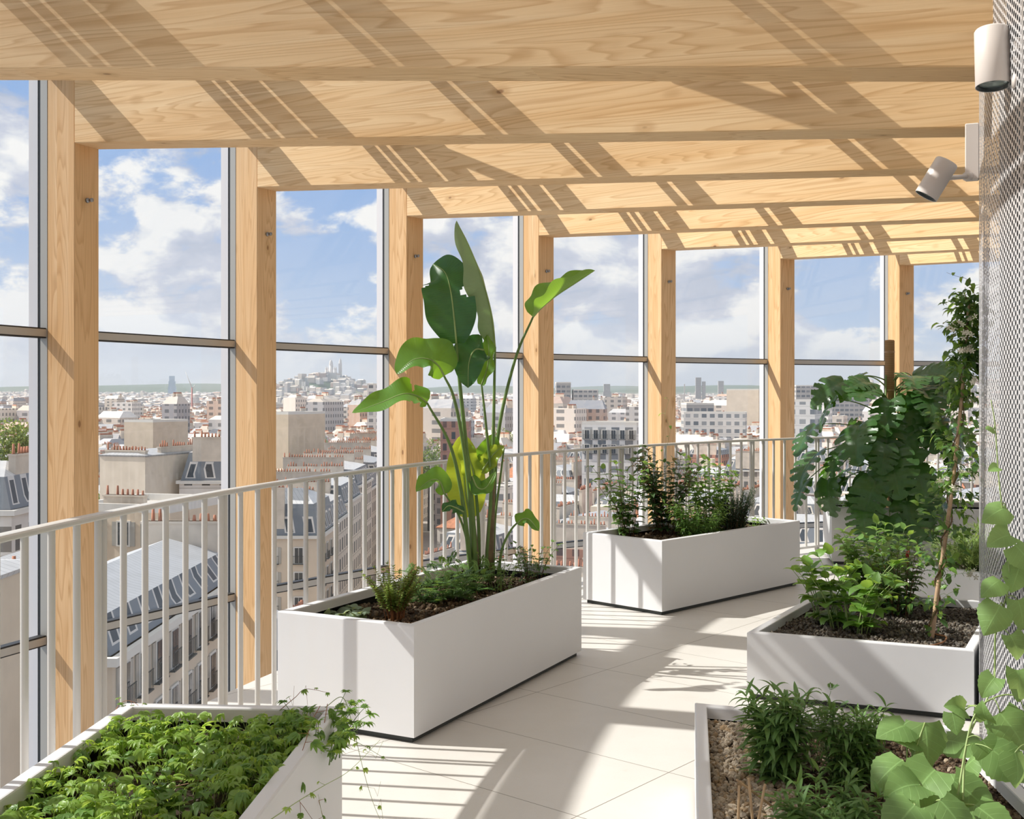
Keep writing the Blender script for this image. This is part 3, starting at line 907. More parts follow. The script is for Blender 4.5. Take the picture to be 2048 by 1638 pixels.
def PX(x, y, Z):
    """world point at distance Z ahead that stands at this bearing and elevation (survey of the room)"""
    return np.array([(x - 1024) / 2259.5 * Z, Z, EYE - (y - 790.3) / 2259.5 * Z])

def herb(kind, label, cat, base, h, stems, tpl, lsize, pair_gap, lean=0.35, mat='l_herb', smat='stem_green', seed=0, sw=0.0022, start=0.15, out=1.0, lift=0.3, whorl=2, group=None, basew=0.03, tip=None, mat2=None, taper=0.5, flow=None):
    """many-stemmed leafy plant; leaves in opposite pairs or whorls up each stem"""
    rng = np.random.default_rng(seed)
    root = empty(kind, tuple(base), label=label, cat=cat, group=group)
    S = MB(); Lf = Leaves()
    tpls = tpl if isinstance(tpl, list) else [tpl]
    for k in range(stems):
        a = rng.uniform(0, 2 * PI); r0 = basew * math.sqrt(rng.random()); hh = h * rng.uniform(0.6, 1.0)
        ln = lean * rng.uniform(0.2, 1.0) * hh
        p0 = np.array([r0 * math.cos(a), r0 * math.sin(a), -0.01]); p2 = p0 + np.array([ln * math.cos(a), ln * math.sin(a), hh])
        p1 = p0 + np.array([ln * 0.2 * math.cos(a), ln * 0.2 * math.sin(a), hh * 0.6])
        pts = bez(p0, p1, p2, 8); S.tube(pts, [sw * (1 - 0.6 * i / 8) for i in range(9)], 5, 0)
        nn = max(2, int(hh * (1 - start) / pair_gap)); phase = rng.uniform(0, PI)
        for j in range(nn + 1):
            t = start + (1 - start) * j / nn; x = t * 8; i = min(7, int(x)); p = pts[i] + (pts[i + 1] - pts[i]) * (x - i)
            tan = pts[i + 1] - pts[i]; tan /= np.linalg.norm(tan)
            phase += PI / 2 + rng.normal() * 0.3
            for q in range(whorl):
                b = phase + 2 * PI * q / whorl
                d = np.array([math.cos(b), math.sin(b), 0]) * out + tan * (lift + (0.8 if j == nn else 0)) + rng.normal(size=3) * 0.12
                s_ = lsize * rng.uniform(0.7, 1.15) * (1 - taper * abs(t - 0.45))
                Lf.put(tpls[rng.integers(len(tpls))], p, d, (0, 0, 1) + rng.normal(size=3) * 0.15, s_, 1 if (mat2 and rng.random() < 0.25) else 0)
        if tip: tip(Lf, pts[-1], rng)
    S.build('stem', M[smat], root)
    Lf.build('foliage', [M[mat]] + ([M[mat2]] if mat2 else []), root)
    return root
T_OV = [leaf_tpl('ovate', 1, 0.55, 5, 1, 0.25, d, serr=0.08) for d in (0.4, 0.8, 1.2)]
T_OVB = [leaf_tpl('ovate', 1, 0.72, 8, 2, 0.2, d, serr=0.07) for d in (0.4, 0.8, 1.2)]
T_LA = [leaf_tpl('lance', 1, 0.20, 7, 1, 0.35, d) for d in (0.3, 0.9, 1.5)]
T_NE = [leaf_tpl('needle', 1, 0.22, 2, 1, 0.2, d) for d in (0.0, 0.4)]
T_SM = [leaf_tpl('ovate', 1, 0.5, 3, 1, 0.25, d) for d in (0.2, 0.7)]
T_PAL = [palmate(5, droop=d) for d in (0.5, 0.9, 1.4)]
T_HE = [leaf_tpl('heart', 1, 0.92, 14, 4, f_, d, cup=c_, serr=0.035, twist=t_) for d, f_, c_, t_ in ((0.3, 0.10, 0.2, 0.2), (0.9, 0.30, 0.05, -0.25), (0.6, -0.12, 0.25, 0.1))]
T_FERN = []
for d_ in (0.3, 0.8):
    parts = []
    for k in range(7):
        x_ = 0.12 + 0.13 * k; s_ = 0.42 * math.sin(PI * (0.12 + 0.8 * k / 7)) ** 0.7
        for sgn in (-1, 1):
            t = leaf_tpl('lance', s_, s_ * 0.34, 3, 1, 0.2, 0.4)
            parts.append((t, Matrix.Translation((x_, 0, 0.05 * math.sin(PI * x_) - d_ * x_ * x_ * 0.3)) @ Matrix.Rotation(sgn * 0.95, 4, 'Z')))
    parts.append((leaf_tpl('lance', 0.35, 0.12, 3, 1, 0.2, 0.4), Matrix.Translation((0.9, 0, 0.02 - d_ * 0.25))))
    T_FERN.append(merge_tpl(parts))

# ------------------------------------------------------------ nearest planter: creeping cover and trailing vines
root0, q0, b0 = LP['P0']
def ground_cover():
    rng = np.random.default_rng(11); Lf = Leaves(); S = MB()
    e1 = (q0[1] - q0[0]); e2 = (q0[3] - q0[0])
    for k in range(2300):
        u, v = rng.random(), rng.random()
        p = quad_pt(q0, 0.03 + 0.94 * u, 0.04 + 0.92 * v)
        # long axis is u here (longest side first); u=1 is the far end
        back = p.y
        if back > 3.62 and rng.random() < 0.8: continue
        dn = mnoise.noise(Vector((p.x * 3.1, p.y * 3.1, 2)))
        if dn < -0.18 and rng.random() < 0.7: continue
        z = soil_z(p, b0); hh = (0.02 + 0.075 * rng.random() + 0.05 * max(0, dn))
        a = rng.uniform(0, 2 * PI); d = np.array([math.cos(a), math.sin(a), rng.uniform(-0.5, 0.35)])
        top = np.array([p.x, p.y, z + hh])
        if rng.random() < 0.6: S.tube([(p.x - d[0] * 0.03, p.y - d[1] * 0.03, z), top], [0.0012, 0.0009], 3, 0, caps=False)
        Lf.put(T_PAL[rng.integers(3)], top, d, (rng.normal() * 0.25, rng.normal() * 0.25, 1), rng.uniform(0.030, 0.062), 0 if rng.random() < 0.8 else 1)
    for k in range(26):      # woody runners on the soil
        u, v = rng.random(), rng.random(); p = quad_pt(q0, u, v); a = rng.uniform(0, 2 * PI)
        q = [(p.x + math.cos(a) * t * 0.3, p.y + math.sin(a) * t * 0.3 + 0.02 * math.sin(t * 9), b0 + 0.02 + 0.012 * math.sin(t * 7 + k)) for t in np.linspace(-0.5, 0.5, 7)]
        q = [c for c in q if q0_inside(c)]
        if len(q) > 2: S.tube(q, 0.0017, 4, 1)
    r = empty('ground_cover', (0, 0, 0), label='mat of small bright green five-fingered leaves filling the nearest left planter', cat='creeping plant', kind='stuff')
    S.build('stem', [M['stem_pale'], M['stem_brown']], r); Lf.build('foliage', [M['l_creeper'], M['l_vine']], r)
    return r
def q0_inside(c):
    p = Vector((c[0], c[1], 0))
    for i in range(4):
        a, b = q0[i], q0[(i + 1) % 4]
        if (b - a).cross(p - a).z < 0.01 * (b - a).length: return False
    return True
ground_cover()
gravel('soil_gravel', q0, b0, 500, 0.006, M['ash'], 'crumbs of grey gravel between creeping leaves in the nearest left planter', 3)

def vine(label, pts, leaf_gap, lsize, mat='l_vine', smat='stem_red', seed=0, tpls=None, r=0.0014, pet=0.03, cat='vine', droop=-0.4, name='trailing_vine', group=None, tend=True):
    rng = np.random.default_rng(seed); tpls = tpls or T_PAL
    C = catmull(pts, 10); base = C[0]
    root = empty(name, tuple(base), label=label, cat=cat, group=group)
    C = C - base; S = MB(); Lf = Leaves()
    S.tube(C, [r * (1 - 0.6 * i / len(C)) for i in range(len(C))], 5)
    acc = 0; side = 1
    for i in range(1, len(C)):
        acc += np.linalg.norm(C[i] - C[i - 1])
        if acc > leaf_gap:
            acc = 0; side = -side
            tan = C[i] - C[i - 1]; tan /= max(1e-9, np.linalg.norm(tan))
            sd = np.cross(tan, (0, 0, 1)); 
            if np.linalg.norm(sd) < 0.2: sd = rnd_unit(rng)
            sd = sd / np.linalg.norm(sd)
            d = sd * side + tan * 0.4 + rng.normal(size=3) * 0.35; d /= np.linalg.norm(d)
            e = C[i] + d * pet * rng.uniform(0.6, 1.2) + np.array([0, 0, 0.006])
            S.tube([C[i], e], [r * 0.6, r * 0.4], 4, 0, caps=False)
            sz = lsize * rng.uniform(0.7, 1.2) * (1 - 0.45 * i / len(C))
            Lf.put(tpls[rng.integers(len(tpls))], e, d + np.array([0, 0, droop]), (rng.normal() * 0.2, -0.35 + rng.normal() * 0.2, 1), sz)
            if tend and rng.random() < 0.3:
                t0 = C[i]; tt = [t0 + np.array([sd[0] * 0.012 * q, sd[1] * 0.012 * q, 0.004 * q * q * rng.uniform(-1, 1)]) for q in range(5)]
                S.tube(tt, 0.0005, 3, 0, caps=False)
    S.build('stem', M[smat], root); Lf.build('foliage', M[mat], root)
    return root
zt = 0.535
vine('woodbine strand hanging down the side of the nearest left planter', [PX(640, 1412, 3.65), PX(625, 1440, 3.5), PX(612, 1480, 3.30), PX(596, 1530, 3.22), PX(588, 1580, 3.16), PX(612, 1620, 3.14), PX(640, 1660, 3.12)], 0.062, 0.052, seed=1, pet=0.035, group='trailing woodbine')
vine('woodbine strand hanging nearest the corner of the left planter', [PX(655, 1408, 3.68), PX(648, 1450, 3.52), PX(640, 1500, 3.46), PX(628, 1560, 3.42), PX(640, 1610, 3.38), PX(650, 1650, 3.36)], 0.075, 0.040, seed=2, pet=0.03, group='trailing woodbine')
vine('wispy woodbine shoot arching off the left planter corner over the floor', [PX(650, 1415, 3.68), PX(685, 1395, 3.70), PX(705, 1450, 3.72), PX(728, 1545, 3.75), PX(748, 1610, 3.8), PX(770, 1660, 3.8)], 0.075, 0.032, seed=3, pet=0.02, mat='l_creeper', smat='stem_pale', group='trailing woodbine')
vine('thin woodbine runner reaching sideways from the left planter corner', [PX(640, 1425, 3.66), PX(690, 1470, 3.66), PX(725, 1490, 3.7), PX(775, 1520, 3.7)], 0.06, 0.026, seed=4, pet=0.02, smat='stem_pale', group='trailing woodbine')
vine('short woodbine shoot rising over the back rim of the left planter', [PX(560, 1420, 3.68), PX(590, 1395, 3.70), PX(612, 1378, 3.72), PX(660, 1386, 3.74)], 0.04, 0.034, seed=5, pet=0.02, group='trailing woodbine')
vine('pale woodbine runner low in front of the left planter side', [PX(540, 1640, 2.75), PX(600, 1600, 2.95), PX(650, 1570, 3.1), PX(700, 1540, 3.2), PX(760, 1480, 3.4)], 0.11, 0.024, seed=6, pet=0.02, mat='l_creeper', smat='stem_pale', group='trailing woodbine')
vine('woodbine shoots spilling over the back left corner of the nearest planter', [PX(200, 1490, 3.55), PX(222, 1450, 3.65), PX(236, 1412, 3.72), PX(262, 1402, 3.74), PX(300, 1430, 3.7)], 0.035, 0.040, seed=7, pet=0.025, group='trailing woodbine')
bc = PX(635, 1450, 3.5)
herb('woodbine_clump', 'dense clump of woodbine leaves on the back right corner of the nearest planter', 'creeping plant', (bc[0], bc[1], b0), 0.16, 26, T_PAL, 0.048, 0.035, lean=0.9, mat='l_vine', mat2='l_creeper', smat='stem_green', seed=21, start=0.3, basew=0.09)
bc = PX(345, 1560, 2.95)
herb('woodbine_clump', 'taller lobed leafy sprig rising from the mat in the nearest left planter', 'creeping plant', (bc[0] + 0.02, bc[1], b0), 0.17, 8, T_OVB, 0.055, 0.04, lean=0.8, mat='l_vine', smat='stem_green', seed=22, start=0.3, basew=0.05)

# ------------------------------------------------------------ second planter
root1, q1, b1 = LP['P1']
gravel('bark_chips', q1, b1, 2200, 0.011, M['bark'], 'brown bark chips and grit in the planter of the tall paddle-leaved plant', 5)
def on_soil(px, Z, base): X = (px - 1024) / 2259.5 * Z; return (X, Z, soil_z(Vector((X, Z)), base) )
herb('rosemary', 'feathery yellow-green bushlet with orange lower stems at the near end of the planter', 'herb', on_soil(790, 5.60, b1), 0.27, 50, T_SM, 0.030, 0.012, lean=0.60, mat='l_rosem', smat='stem_red', seed=31, start=0.34, whorl=4, basew=0.045, lift=0.5)
herb('hosta', 'flat grey-green rounded leaves lying on the soil at the near left end', 'herb', on_soil(690, 5.66, b1), 0.05, 12, T_HE, 0.065, 0.03, lean=2.6, mat='l_grey', smat='stem_pale', seed=32, start=0.7, basew=0.06)
for k, (px, Z, hh, lab) in enumerate([(860, 6.0, 0.17, 'low ferny plant nearest the yellow-green bushlet'), (905, 6.12, 0.20, 'low ferny plant, the fullest one mid-way along the planter'), (940, 6.35, 0.17, 'low ferny plant at the foot of the paddle-leaved stems')]):
    herb('fern', lab, 'herb', on_soil(px, Z, b1), hh, 17, T_FERN, 0.085, 0.05, lean=1.1, mat='l_herb', mat2='l_herb_dk', smat='stem_green', seed=33 + k, start=0.2, basew=0.06, group='ferny plants in the paddle-leaf planter')
herb('nettle', 'bushy serrated-leaf plant at the far end beside the tall stems', 'herb', on_soil(1062, 6.66, b1), 0.25, 18, T_OV, 0.045, 0.032, lean=0.55, mat='l_herb', mat2='l_herb_dk', smat='stem_brown', seed=37, start=0.1, basew=0.06)
herb('nettle', 'leafy sprigs wrapping the foot of the tall paddle-leaved plant', 'herb', on_soil(1000, 6.45, b1), 0.24, 16, T_OV, 0.036, 0.03, lean=0.6, mat='l_herb', mat2='l_rosem', smat='stem_pale', seed=38, start=0.1, basew=0.08)
herb('sprig', 'single thin upright sprig beside the ferny plants', 'herb', on_soil(848, 6.22, b1), 0.16, 4, T_SM, 0.022, 0.016, lean=0.3, mat='l_rosem', smat='stem_pale', seed=39, start=0.2, basew=0.03)

# tall paddle-leaved plant (bird of paradise)
def blade(pts, wl_, wr_, face, parent, mat, fl=0.2, fr=0.2, nu=44, shape='oblong', tears=(), label=None, cut=0.0, wave=0.02):
    """large leaf blade: midrib through pts, half widths to either side, `face` = direction the upper side looks"""
    C = catmull([p for p in pts], max(3, int(math.ceil(nu / (len(pts) - 1))))); n = len(C)
    nv = 8; V = []; F = []; UVs = []; face = np.array(face, float); rng = np.random.default_rng(int(abs(pts[0][0] * 999)) % 1000)
    ph = rng.uniform(0, 6, 4)
    for i in range(n):
        t = C[min(i + 1, n - 1)] - C[max(i - 1, 0)]; t /= np.linalg.norm(t)
        s_ = np.cross(face, t); s_ /= max(1e-9, np.linalg.norm(s_)); nn = np.cross(t, s_)
        u = i / (n - 1); w = float(np.clip(math.sin(PI * min(1, max(0, (u * 0.97 + 0.03))) ** 0.85), 0, 1) ** 0.6) if i < n - 1 else 0.0
        for j in range(-nv, nv + 1):
            v = j / nv; side = wl_ if v < 0 else wr_; fo = fl if v < 0 else fr
            a = abs(v)
            ang = fo * (0.55 + 0.45 * a)
            r_ = side * w * a
            wz = wave * w * math.sin(u * 17 + ph[0] + (3 if v < 0 else 0)) * a * a
            p = C[i] + s_ * (-1 if v < 0 else 1) * r_ * math.cos(ang) * 1.0 + nn * (r_ * math.sin(ang) + wz)
            V.append(p); UVs.append((u, v))
    m_ = 2 * nv + 1
    for i in range(n - 1):
        for j in range(m_ - 1):
            v = (j + 0.5 - nv) / nv; u = (i + 0.5) / (n - 1); skip = False
            for (sd, u0, u1, depth) in tears:
                if v * sd > depth + (1 - depth) * (abs(u - (u0 + u1) / 2) / max(1e-6, (u1 - u0) / 2) - 1) * 0 and abs(u - (u0 + u1) / 2) < (u1 - u0) / 2 * ((v * sd - depth) / (1 - depth)) ** 0.7 if v * sd > depth else False: skip = True
            if skip: continue
            a = i * m_ + j; F.append((a, a + m_, a + m_ + 1, a + 1))
    mb = MB(); mb.add(V, F, 0, UVs)
    o = mb.build('leaf', mat, parent)
    rib = MB(); rib.tube(C, [0.0065 * (1 - 0.85 * i / n) for i in range(n)], 6); rib.build('midrib', M['stem_pale'], o)
    return o
def petiole(parent, pts, r0, r1, mat='stem_green'):
    C = catmull(pts, 7); n = len(C); mb = MB(); mb.tube(C, [r0 + (r1 - r0) * i / (n - 1) for i in range(n)], 9)
    return mb.build('leaf_stem', M[mat], parent)
Zs = 6.52
sb = on_soil(966, Zs, b1)
SB = np.array(sb)
st = empty('bird_of_paradise', sb, label='tall paddle-leaved plant rising from the long planter to roof height', cat='plant')
def R(x, y, dz=0.0): return PX(x, y, Zs + dz) - SB
G, Y, GD, GU = M['l_strel'], M['l_strel_y'], M['l_strel_shade'], M['l_strel_u']
petiole(st, [R(976, 1158, 0.03), R(979, 1060, 0.03), R(986, 896, 0.05), R(990, 694, 0.08)], 0.017, 0.007)
blade([R(990, 694, 0.08), R(984, 634, 0.0), R(966, 563, -0.16), R(942, 501, -0.2), R(913, 441, -0.2)], 0.10, 0.115, (-0.8, 0.6, 0.0), st, GU, 0.7, 0.8)
petiole(st, [R(951, 1156, -0.05), R(944, 1020, -0.05), R(930, 872, -0.06), R(917, 740, -0.07), R(913, 687, -0.08)], 0.018, 0.007)
blade([R(913, 687, -0.08), R(908, 634, -0.10), R(901, 580, -0.11), R(890, 545, -0.08), R(866, 528, -0.02)], 0.15, 0.165, (-0.22, -1, 0.12), st, GD, 0.22, 0.22, tears=((-1, 0.40, 0.52, 0.30), (1, 0.60, 0.63, 0.55)))
petiole(st, [R(984, 1156, 0.08), R(986, 1060, 0.09), R(996, 872, 0.12), R(1030, 720, 0.16), R(1066, 634, 0.18)], 0.016, 0.006)
blade([R(1066, 634, 0.18), R(1084, 615, 0.18), R(1112, 592, 0.17), R(1152, 566, 0.15), R(1190, 541, 0.12)], 0.11, 0.15, (0.25, -0.5, 0.85), st, G, 1.3, 0.15)
petiole(st, [R(948, 1156, -0.02), R(938, 980, -0.06), R(922, 862, -0.1), R(906, 790, -0.14), R(888, 752, -0.16)], 0.015, 0.006)
blade([R(888, 752, -0.16), R(876, 731, -0.18), R(856, 718, -0.2), R(826, 720, -0.23), R(793, 748, -0.26)], 0.15, 0.11, (-0.1, -0.75, 0.65), st, G, 0.25, 0.3)
petiole(st, [R(943, 1156, -0.06), R(925, 1000, -0.1), R(900, 890, -0.15), R(854, 806, -0.2)], 0.015, 0.006)
blade([R(854, 806, -0.2), R(834, 792, -0.22), R(806, 788, -0.26), R(760, 806, -0.30), R(704, 826, -0.34)], 0.10, 0.11, (0.05, -0.7, 0.75), st, G, 0.2, 0.35, tears=((-1, 0.28, 0.36, 0.15), (1, 0.22, 0.30, 0.3), (1, 0.44, 0.47, 0.3)))
petiole(st, [R(972, 1150, 0.0), R(982, 980, 0.02), R(972, 850, 0.02), R(963, 768, 0.0)], 0.012, 0.0055)
blade([R(963, 770, 0.0), R(974, 738, 0.0), R(978, 702, 0.01), R(974, 669, 0.02)], 0.075, 0.06, (-0.5, -0.8, 0.2), st, G, 0.5, 0.5, nu=18)
blade([R(968, 700, -0.02), R(950, 700, -0.06), R(938, 725, -0.09), R(936, 776, -0.10)], 0.11, 0.12, (-0.1, -1, 0.35), st, GD, 0.1, 0.35, nu=18)
petiole(st, [R(950, 1150, 0.02), R(946, 1080, 0.03), R(940, 1032, 0.03)], 0.014, 0.008)
blade([R(940, 1034, 0.03), R(931, 985, 0.03), R(926, 925, 0.05), R(926, 868, 0.08)], 0.125, 0.11, (0.1, -1, 0.1), st, Y, 0.1, 0.2, nu=20)
petiole(st, [R(958, 1150, 0.02), R(957, 1050, 0.02), R(950, 965, 0.02)], 0.012, 0.008)
blade([R(950, 968, 0.0), R(945, 940, 0.0), R(935, 905, 0.0), R(930, 878, 0.02)], 0.055, 0.075, (0.3, -0.9, 0.2), st, Y, 0.2, 0.3, nu=16)
blade([R(960, 930, 0.05), R(968, 912, 0.06), R(978, 893, 0.08), R(985, 868, 0.1)], 0.085, 0.06, (0.1, -1, 0.2), st, G, 0.2, 0.3, nu=14)
blade([R(962, 945, 0.02), R(975, 925, 0.03), R(990, 905, 0.03), R(1008, 891, 0.05)], 0.055, 0.05, (0.2, -0.6, 0.6), st, Y, 0.2, 0.5, nu=14)
blade([R(944, 952, -0.05), R(955, 975, -0.06), R(972, 975, -0.06), R(992, 943, -0.05)], 0.05, 0.05, (0, -0.8, 0.6), st, G, 0.2, 0.4, nu=14)
petiole(st, [R(946, 1148, -0.03), R(936, 1090, -0.06), R(918, 1032, -0.1), R(889, 987, -0.14)], 0.009, 0.005)
blade([R(889, 988, -0.14), R(878, 962, -0.15), R(858, 962, -0.18), R(832, 984, -0.21)], 0.075, 0.075, (0, -0.7, 0.7), st, G, 0.2, 0.5, nu=16)
blade([R(927, 1024, -0.12), R(910, 1015, -0.13), R(896, 1012, -0.15), R(884, 1024, -0.16)], 0.035, 0.045, (0, -0.8, 0.6), st, GD, 0.2, 0.3, nu=12)
petiole(st, [R(986, 1150, 0.06), R(990, 1040, 0.08), R(1000, 960, 0.1), R(1008, 896, 0.12)], 0.009, 0.005)
petiole(st, [R(996, 1150, -0.02), R(1005, 1095, -0.02), R(1022, 1060, 0.0), R(1034, 1046, 0.0)], 0.009, 0.005)
blade([R(1034, 1047, 0.0), R(1046, 1038, 0.0), R(1060, 1040, -0.02), R(1078, 1062, -0.04)], 0.05, 0.05, (0.1, -0.75, 0.6), st, G, 0.2, 0.4, nu=14)
mb = MB(); mb.tube([R(977, 1162, 0.02), R(979, 1100, 0.02), R(983, 1020, 0.03), R(986, 950, 0.04)], [0.028, 0.025, 0.020, 0.013], 12)
mb.tube([R(950, 1162, -0.02), R(950, 1110, -0.02), R(945, 1040, -0.03)], [0.030, 0.024, 0.015], 12); mb.build('stalk', M['trunk'], st)
# ------------------------------------------------------------ third planter: bushy herbs
root2, q2, b2 = LP['P2']
gravel('bark_chips', q2, b2, 1500, 0.012, M['bark'], 'bark chips in the far long planter of bushy herbs', 6)
herb('currant_bush', 'open leafy bush at the near left end of the far long planter', 'herb', on_soil(1255, 8.62, b2), 0.62, 15, T_OV, 0.095, 0.050, lean=0.50, mat='l_herb', mat2='l_herb_dk', smat='stem_brown', seed=51, start=0.12, basew=0.05, sw=0.003)
herb('raspberry_bush', 'tallest bronze-tinged bush in the middle of the far long planter', 'herb', on_soil(1335, 8.85, b2), 0.72, 26, T_OV, 0.095, 0.042, lean=0.42, mat='l_herb_dk', mat2='l_red', smat='stem_brown', seed=52, start=0.1, basew=0.10, sw=0.003)
herb('mint_bush', 'upright leafy herb just right of the tallest bush', 'herb', on_soil(1418, 9.0, b2), 0.62, 18, T_OV, 0.090, 0.040, lean=0.34, mat='l_herb', mat2='l_light', smat='stem_green', seed=53, start=0.05, basew=0.09, sw=0.003)
herb('tarragon', 'low bright bushy herb leaning over the rim of the far long planter', 'herb', on_soil(1398, 8.66, b2), 0.30, 40, T_LA, 0.085, 0.022, lean=0.7, mat='l_herb', smat='stem_green', seed=54, start=0.1, basew=0.12)
herb('rosemary_bush', 'dense dark needle-leaved bush at the right of the far long planter', 'herb', on_soil(1465, 9.05, b2), 0.36, 60, T_NE, 0.040, 0.010, lean=0.45, mat='l_rosem_dk', smat='stem_brown', seed=55, start=0.08, whorl=3, basew=0.10, lift=0.8)
herb('sprig', 'small light green sprig near the right end of the far long planter', 'herb', on_soil(1508, 9.35, b2), 0.09, 10, T_OV, 0.045, 0.03, lean=1.1, mat='l_light', smat='stem_green', seed=56, start=0.2, basew=0.06)
vine('thin pale vine climbing alone above the bush towards the fifth column', [PX(1330, 1045, 8.9), PX(1322, 950, 8.9), PX(1332, 900, 8.92), PX(1340, 860, 8.9), PX(1330, 830, 8.9), PX(1338, 798, 8.9)], 0.10, 0.075, mat='l_light', smat='stem_pale', seed=57, tpls=T_OV, pet=0.03)

# ------------------------------------------------------------ fourth planter: split-leaved plant on a moss pole
root3, q3, b3 = LP['P3']
def monstera_tpl(seed, lobes=5):
    rng = np.random.default_rng(seed)
    nu, nv = lobes * 9, 10; V = []; F = []; UVs = []
    droop = rng.uniform(0.5, 1.0); fold = rng.uniform(0.12, 0.3)
    x = z = 0; ang = 0.25
    for i in range(nu + 1):
        u = i / nu
        if i: ang -= droop / nu; x += math.cos(ang) / nu; z += math.sin(ang) / nu
        w = 0.50 * float(np.clip(math.sin(PI * min(1, 0.10 + 0.90 * u) ** 0.85), 0, 1) ** 0.62) if i < nu else 0.0
        for j in range(-nv, nv + 1):
            v = j / nv; a = abs(v)
            ph = (u * lobes - 0.15) % 1.0
            pin = 1 - 0.10 * (1 - math.sin(PI * ph) ** 0.7) * (a > 0.5)
            y = v * w * math.cos(fold) * pin
            bx = -0.16 * a * (1 - u) ** 6 + 0.05 * a * a          # heart lobes behind the stalk, tips sweep forward
            zz_ = a * w * math.sin(fold) - 0.10 * a * a * w * 2 + 0.012 * math.sin(ph * 2 * PI) * a
            V.append((x + bx, y, z + zz_)); UVs.append((u, v))
    m_ = 2 * nv + 1
    cuts = {}
    for sd in (-1, 1):
        for l in range(1, lobes):
            cuts[(sd, l)] = rng.uniform(0.26, 0.50) if rng.random() < 0.85 else 2
    for i in range(nu):
        for j in range(m_ - 1):
            u = (i + 0.5) / nu; v = (j + 0.5 - nv) / nv; a = abs(v); sd = 1 if v > 0 else -1
            ph = u * lobes - 0.10 - a * 0.25; l = round(ph); dl = abs(ph - l)
            d = cuts.get((sd, l), 2)
            if d < a and dl < 0.07 + 0.32 * (a - d) and 0.12 < u < 0.93: continue
            if 0.16 < a < 0.26 and dl < 0.09 and (l + sd) % 2 and 0.2 < u < 0.8: continue
            k = i * m_ + j; F.append((k, k + m_, k + m_ + 1, k + 1))
    return np.array(V), np.array(F), np.array(UVs)
MT = [monstera_tpl(s_) for s_ in (1, 2, 3, 4)]
mbase = np.array([3.50, 10.42, b3])
mon = empty('swiss_cheese_plant', tuple(mbase), label='big dark plant with deeply split leaves climbing a coir pole', cat='plant')
pole = empty('moss_pole', tuple(mbase + np.array([0, 0.05, -0.05])), label='brown coir pole standing up out of the dark split-leaved plant', cat='plant support')
m_, t_, out_ = newmat('coir_wrap'); k_ = N(t_); co_ = k_.tc(); sp_ = k_.n('ShaderNodeSeparateXYZ'); k_.l(co_, sp_.inputs[0])
bnd = k_.math('FRACT', k_.math('MULTIPLY', sp_.outputs[2], 62)); nz_ = k_.noise(k_.mapping(co_, scale=(20, 20, 150)), 1.0, 4)
c_ = k_.mix(bnd, (0.26, 0.15, 0.07), (0.52, 0.34, 0.18)); c_ = k_.mix(k_.mr(nz_, 0.4, 0.7, 0, 0.6), c_, (0.40, 0.27, 0.14))
k_.l(k_.bsdf(c_, 0.9, 0, 0.1, k_.bump(bnd, 0.7, 0.006)), out_.inputs[0]); M['coir'] = m_
ptop = 2.11 - b3
mb = MB(); prof = [(0.0001, 0.0)]
zz_ = 0.0
while zz_ < ptop - 0.02: prof += [(0.042, zz_), (0.045, zz_ + 0.008)]; zz_ += 0.016
prof += [(0.040, ptop), (0.0001, ptop + 0.004)]
mb.lathe(prof, 20); mb.build('coir_wrap', M['coir'], pole)
mb = MB()
for zz_ in (ptop * 0.72, ptop * 0.93): mb.lathe([(0.0465, zz_), (0.0465, zz_ + 0.012)], 20)
mb.build('binding', M['bamboo'], pole)
rng = np.random.default_rng(77)
stemmb = MB()
leaf_meshes = []
for t in MT:
    L_ = Leaves(); L_.put(t, (0, 0, 0), (1, 0, 0)); o = L_.build('leaf', M['l_mon'], mon); leaf_meshes.append(o.data); bpy.data.objects.remove(o)
# (bearing px, height px, depth offset, size, outward azimuth in degrees measured from +x, pitch)
spots = []
for k in range(52):
    lvl = rng.random() ** 0.85
    z = 0.05 + 1.33 * (1 - lvl)              # height above soil
    rmax = 0.52 * (0.45 + 0.75 * math.sin(PI * min(1, (1.50 - z) / 1.5)) ** 0.8)
    az = rng.uniform(0, 2 * PI)
    if math.sin(az) > 0.5 and rng.random() < 0.5: az = -az
    spots.append((z, rmax * rng.uniform(0.55, 1.0), az, rng.uniform(0.26, 0.40)))
# survey of leaves that define the silhouette
for px, py, dz_, sz, azd in [(1640, 905, -0.1, 0.42, 185), (1700, 735, 0.0, 0.34, 120), (1660, 780, 0.0, 0.34, 170), (1650, 960, -0.2, 0.34, 200), (1690, 1010, -0.35, 0.34, 230), (1745, 1000, -0.45, 0.38, 265),
                             (1815, 1010, -0.4, 0.36, 285), (1775, 830, -0.4, 0.46, 265), (1745, 900, -0.42, 0.46, 250), (1850, 790, -0.1, 0.42, 340), (1880, 860, -0.2, 0.42, 320), (1840, 950, -0.38, 0.36, 300), (1700, 850, -0.35, 0.44, 225), (1720, 1030, -0.42, 0.30, 250), (1788, 775, -0.25, 0.36, 290), (1665, 800, -0.1, 0.34, 190), (1640, 850, -0.15, 0.36, 185), (1720, 775, -0.2, 0.34, 220), (1760, 800, -0.35, 0.36, 250), (1830, 770, -0.1, 0.34, 330), (1862, 830, -0.15, 0.36, 345), (1610, 960, -0.1, 0.30, 190), (1700, 960, -0.42, 0.38, 240), (1790, 930, -0.48, 0.40, 275), (1760, 1035, -0.45, 0.28, 262), (1830, 1040, -0.42, 0.28, 290), (1690, 1050, -0.38, 0.26, 235)]:
    P_ = PX(px, py, 10.42 + dz_) - mbase; rr = math.hypot(P_[0], P_[1])
    spots.append((max(0.0, P_[2]), rr, math.radians(azd), sz))
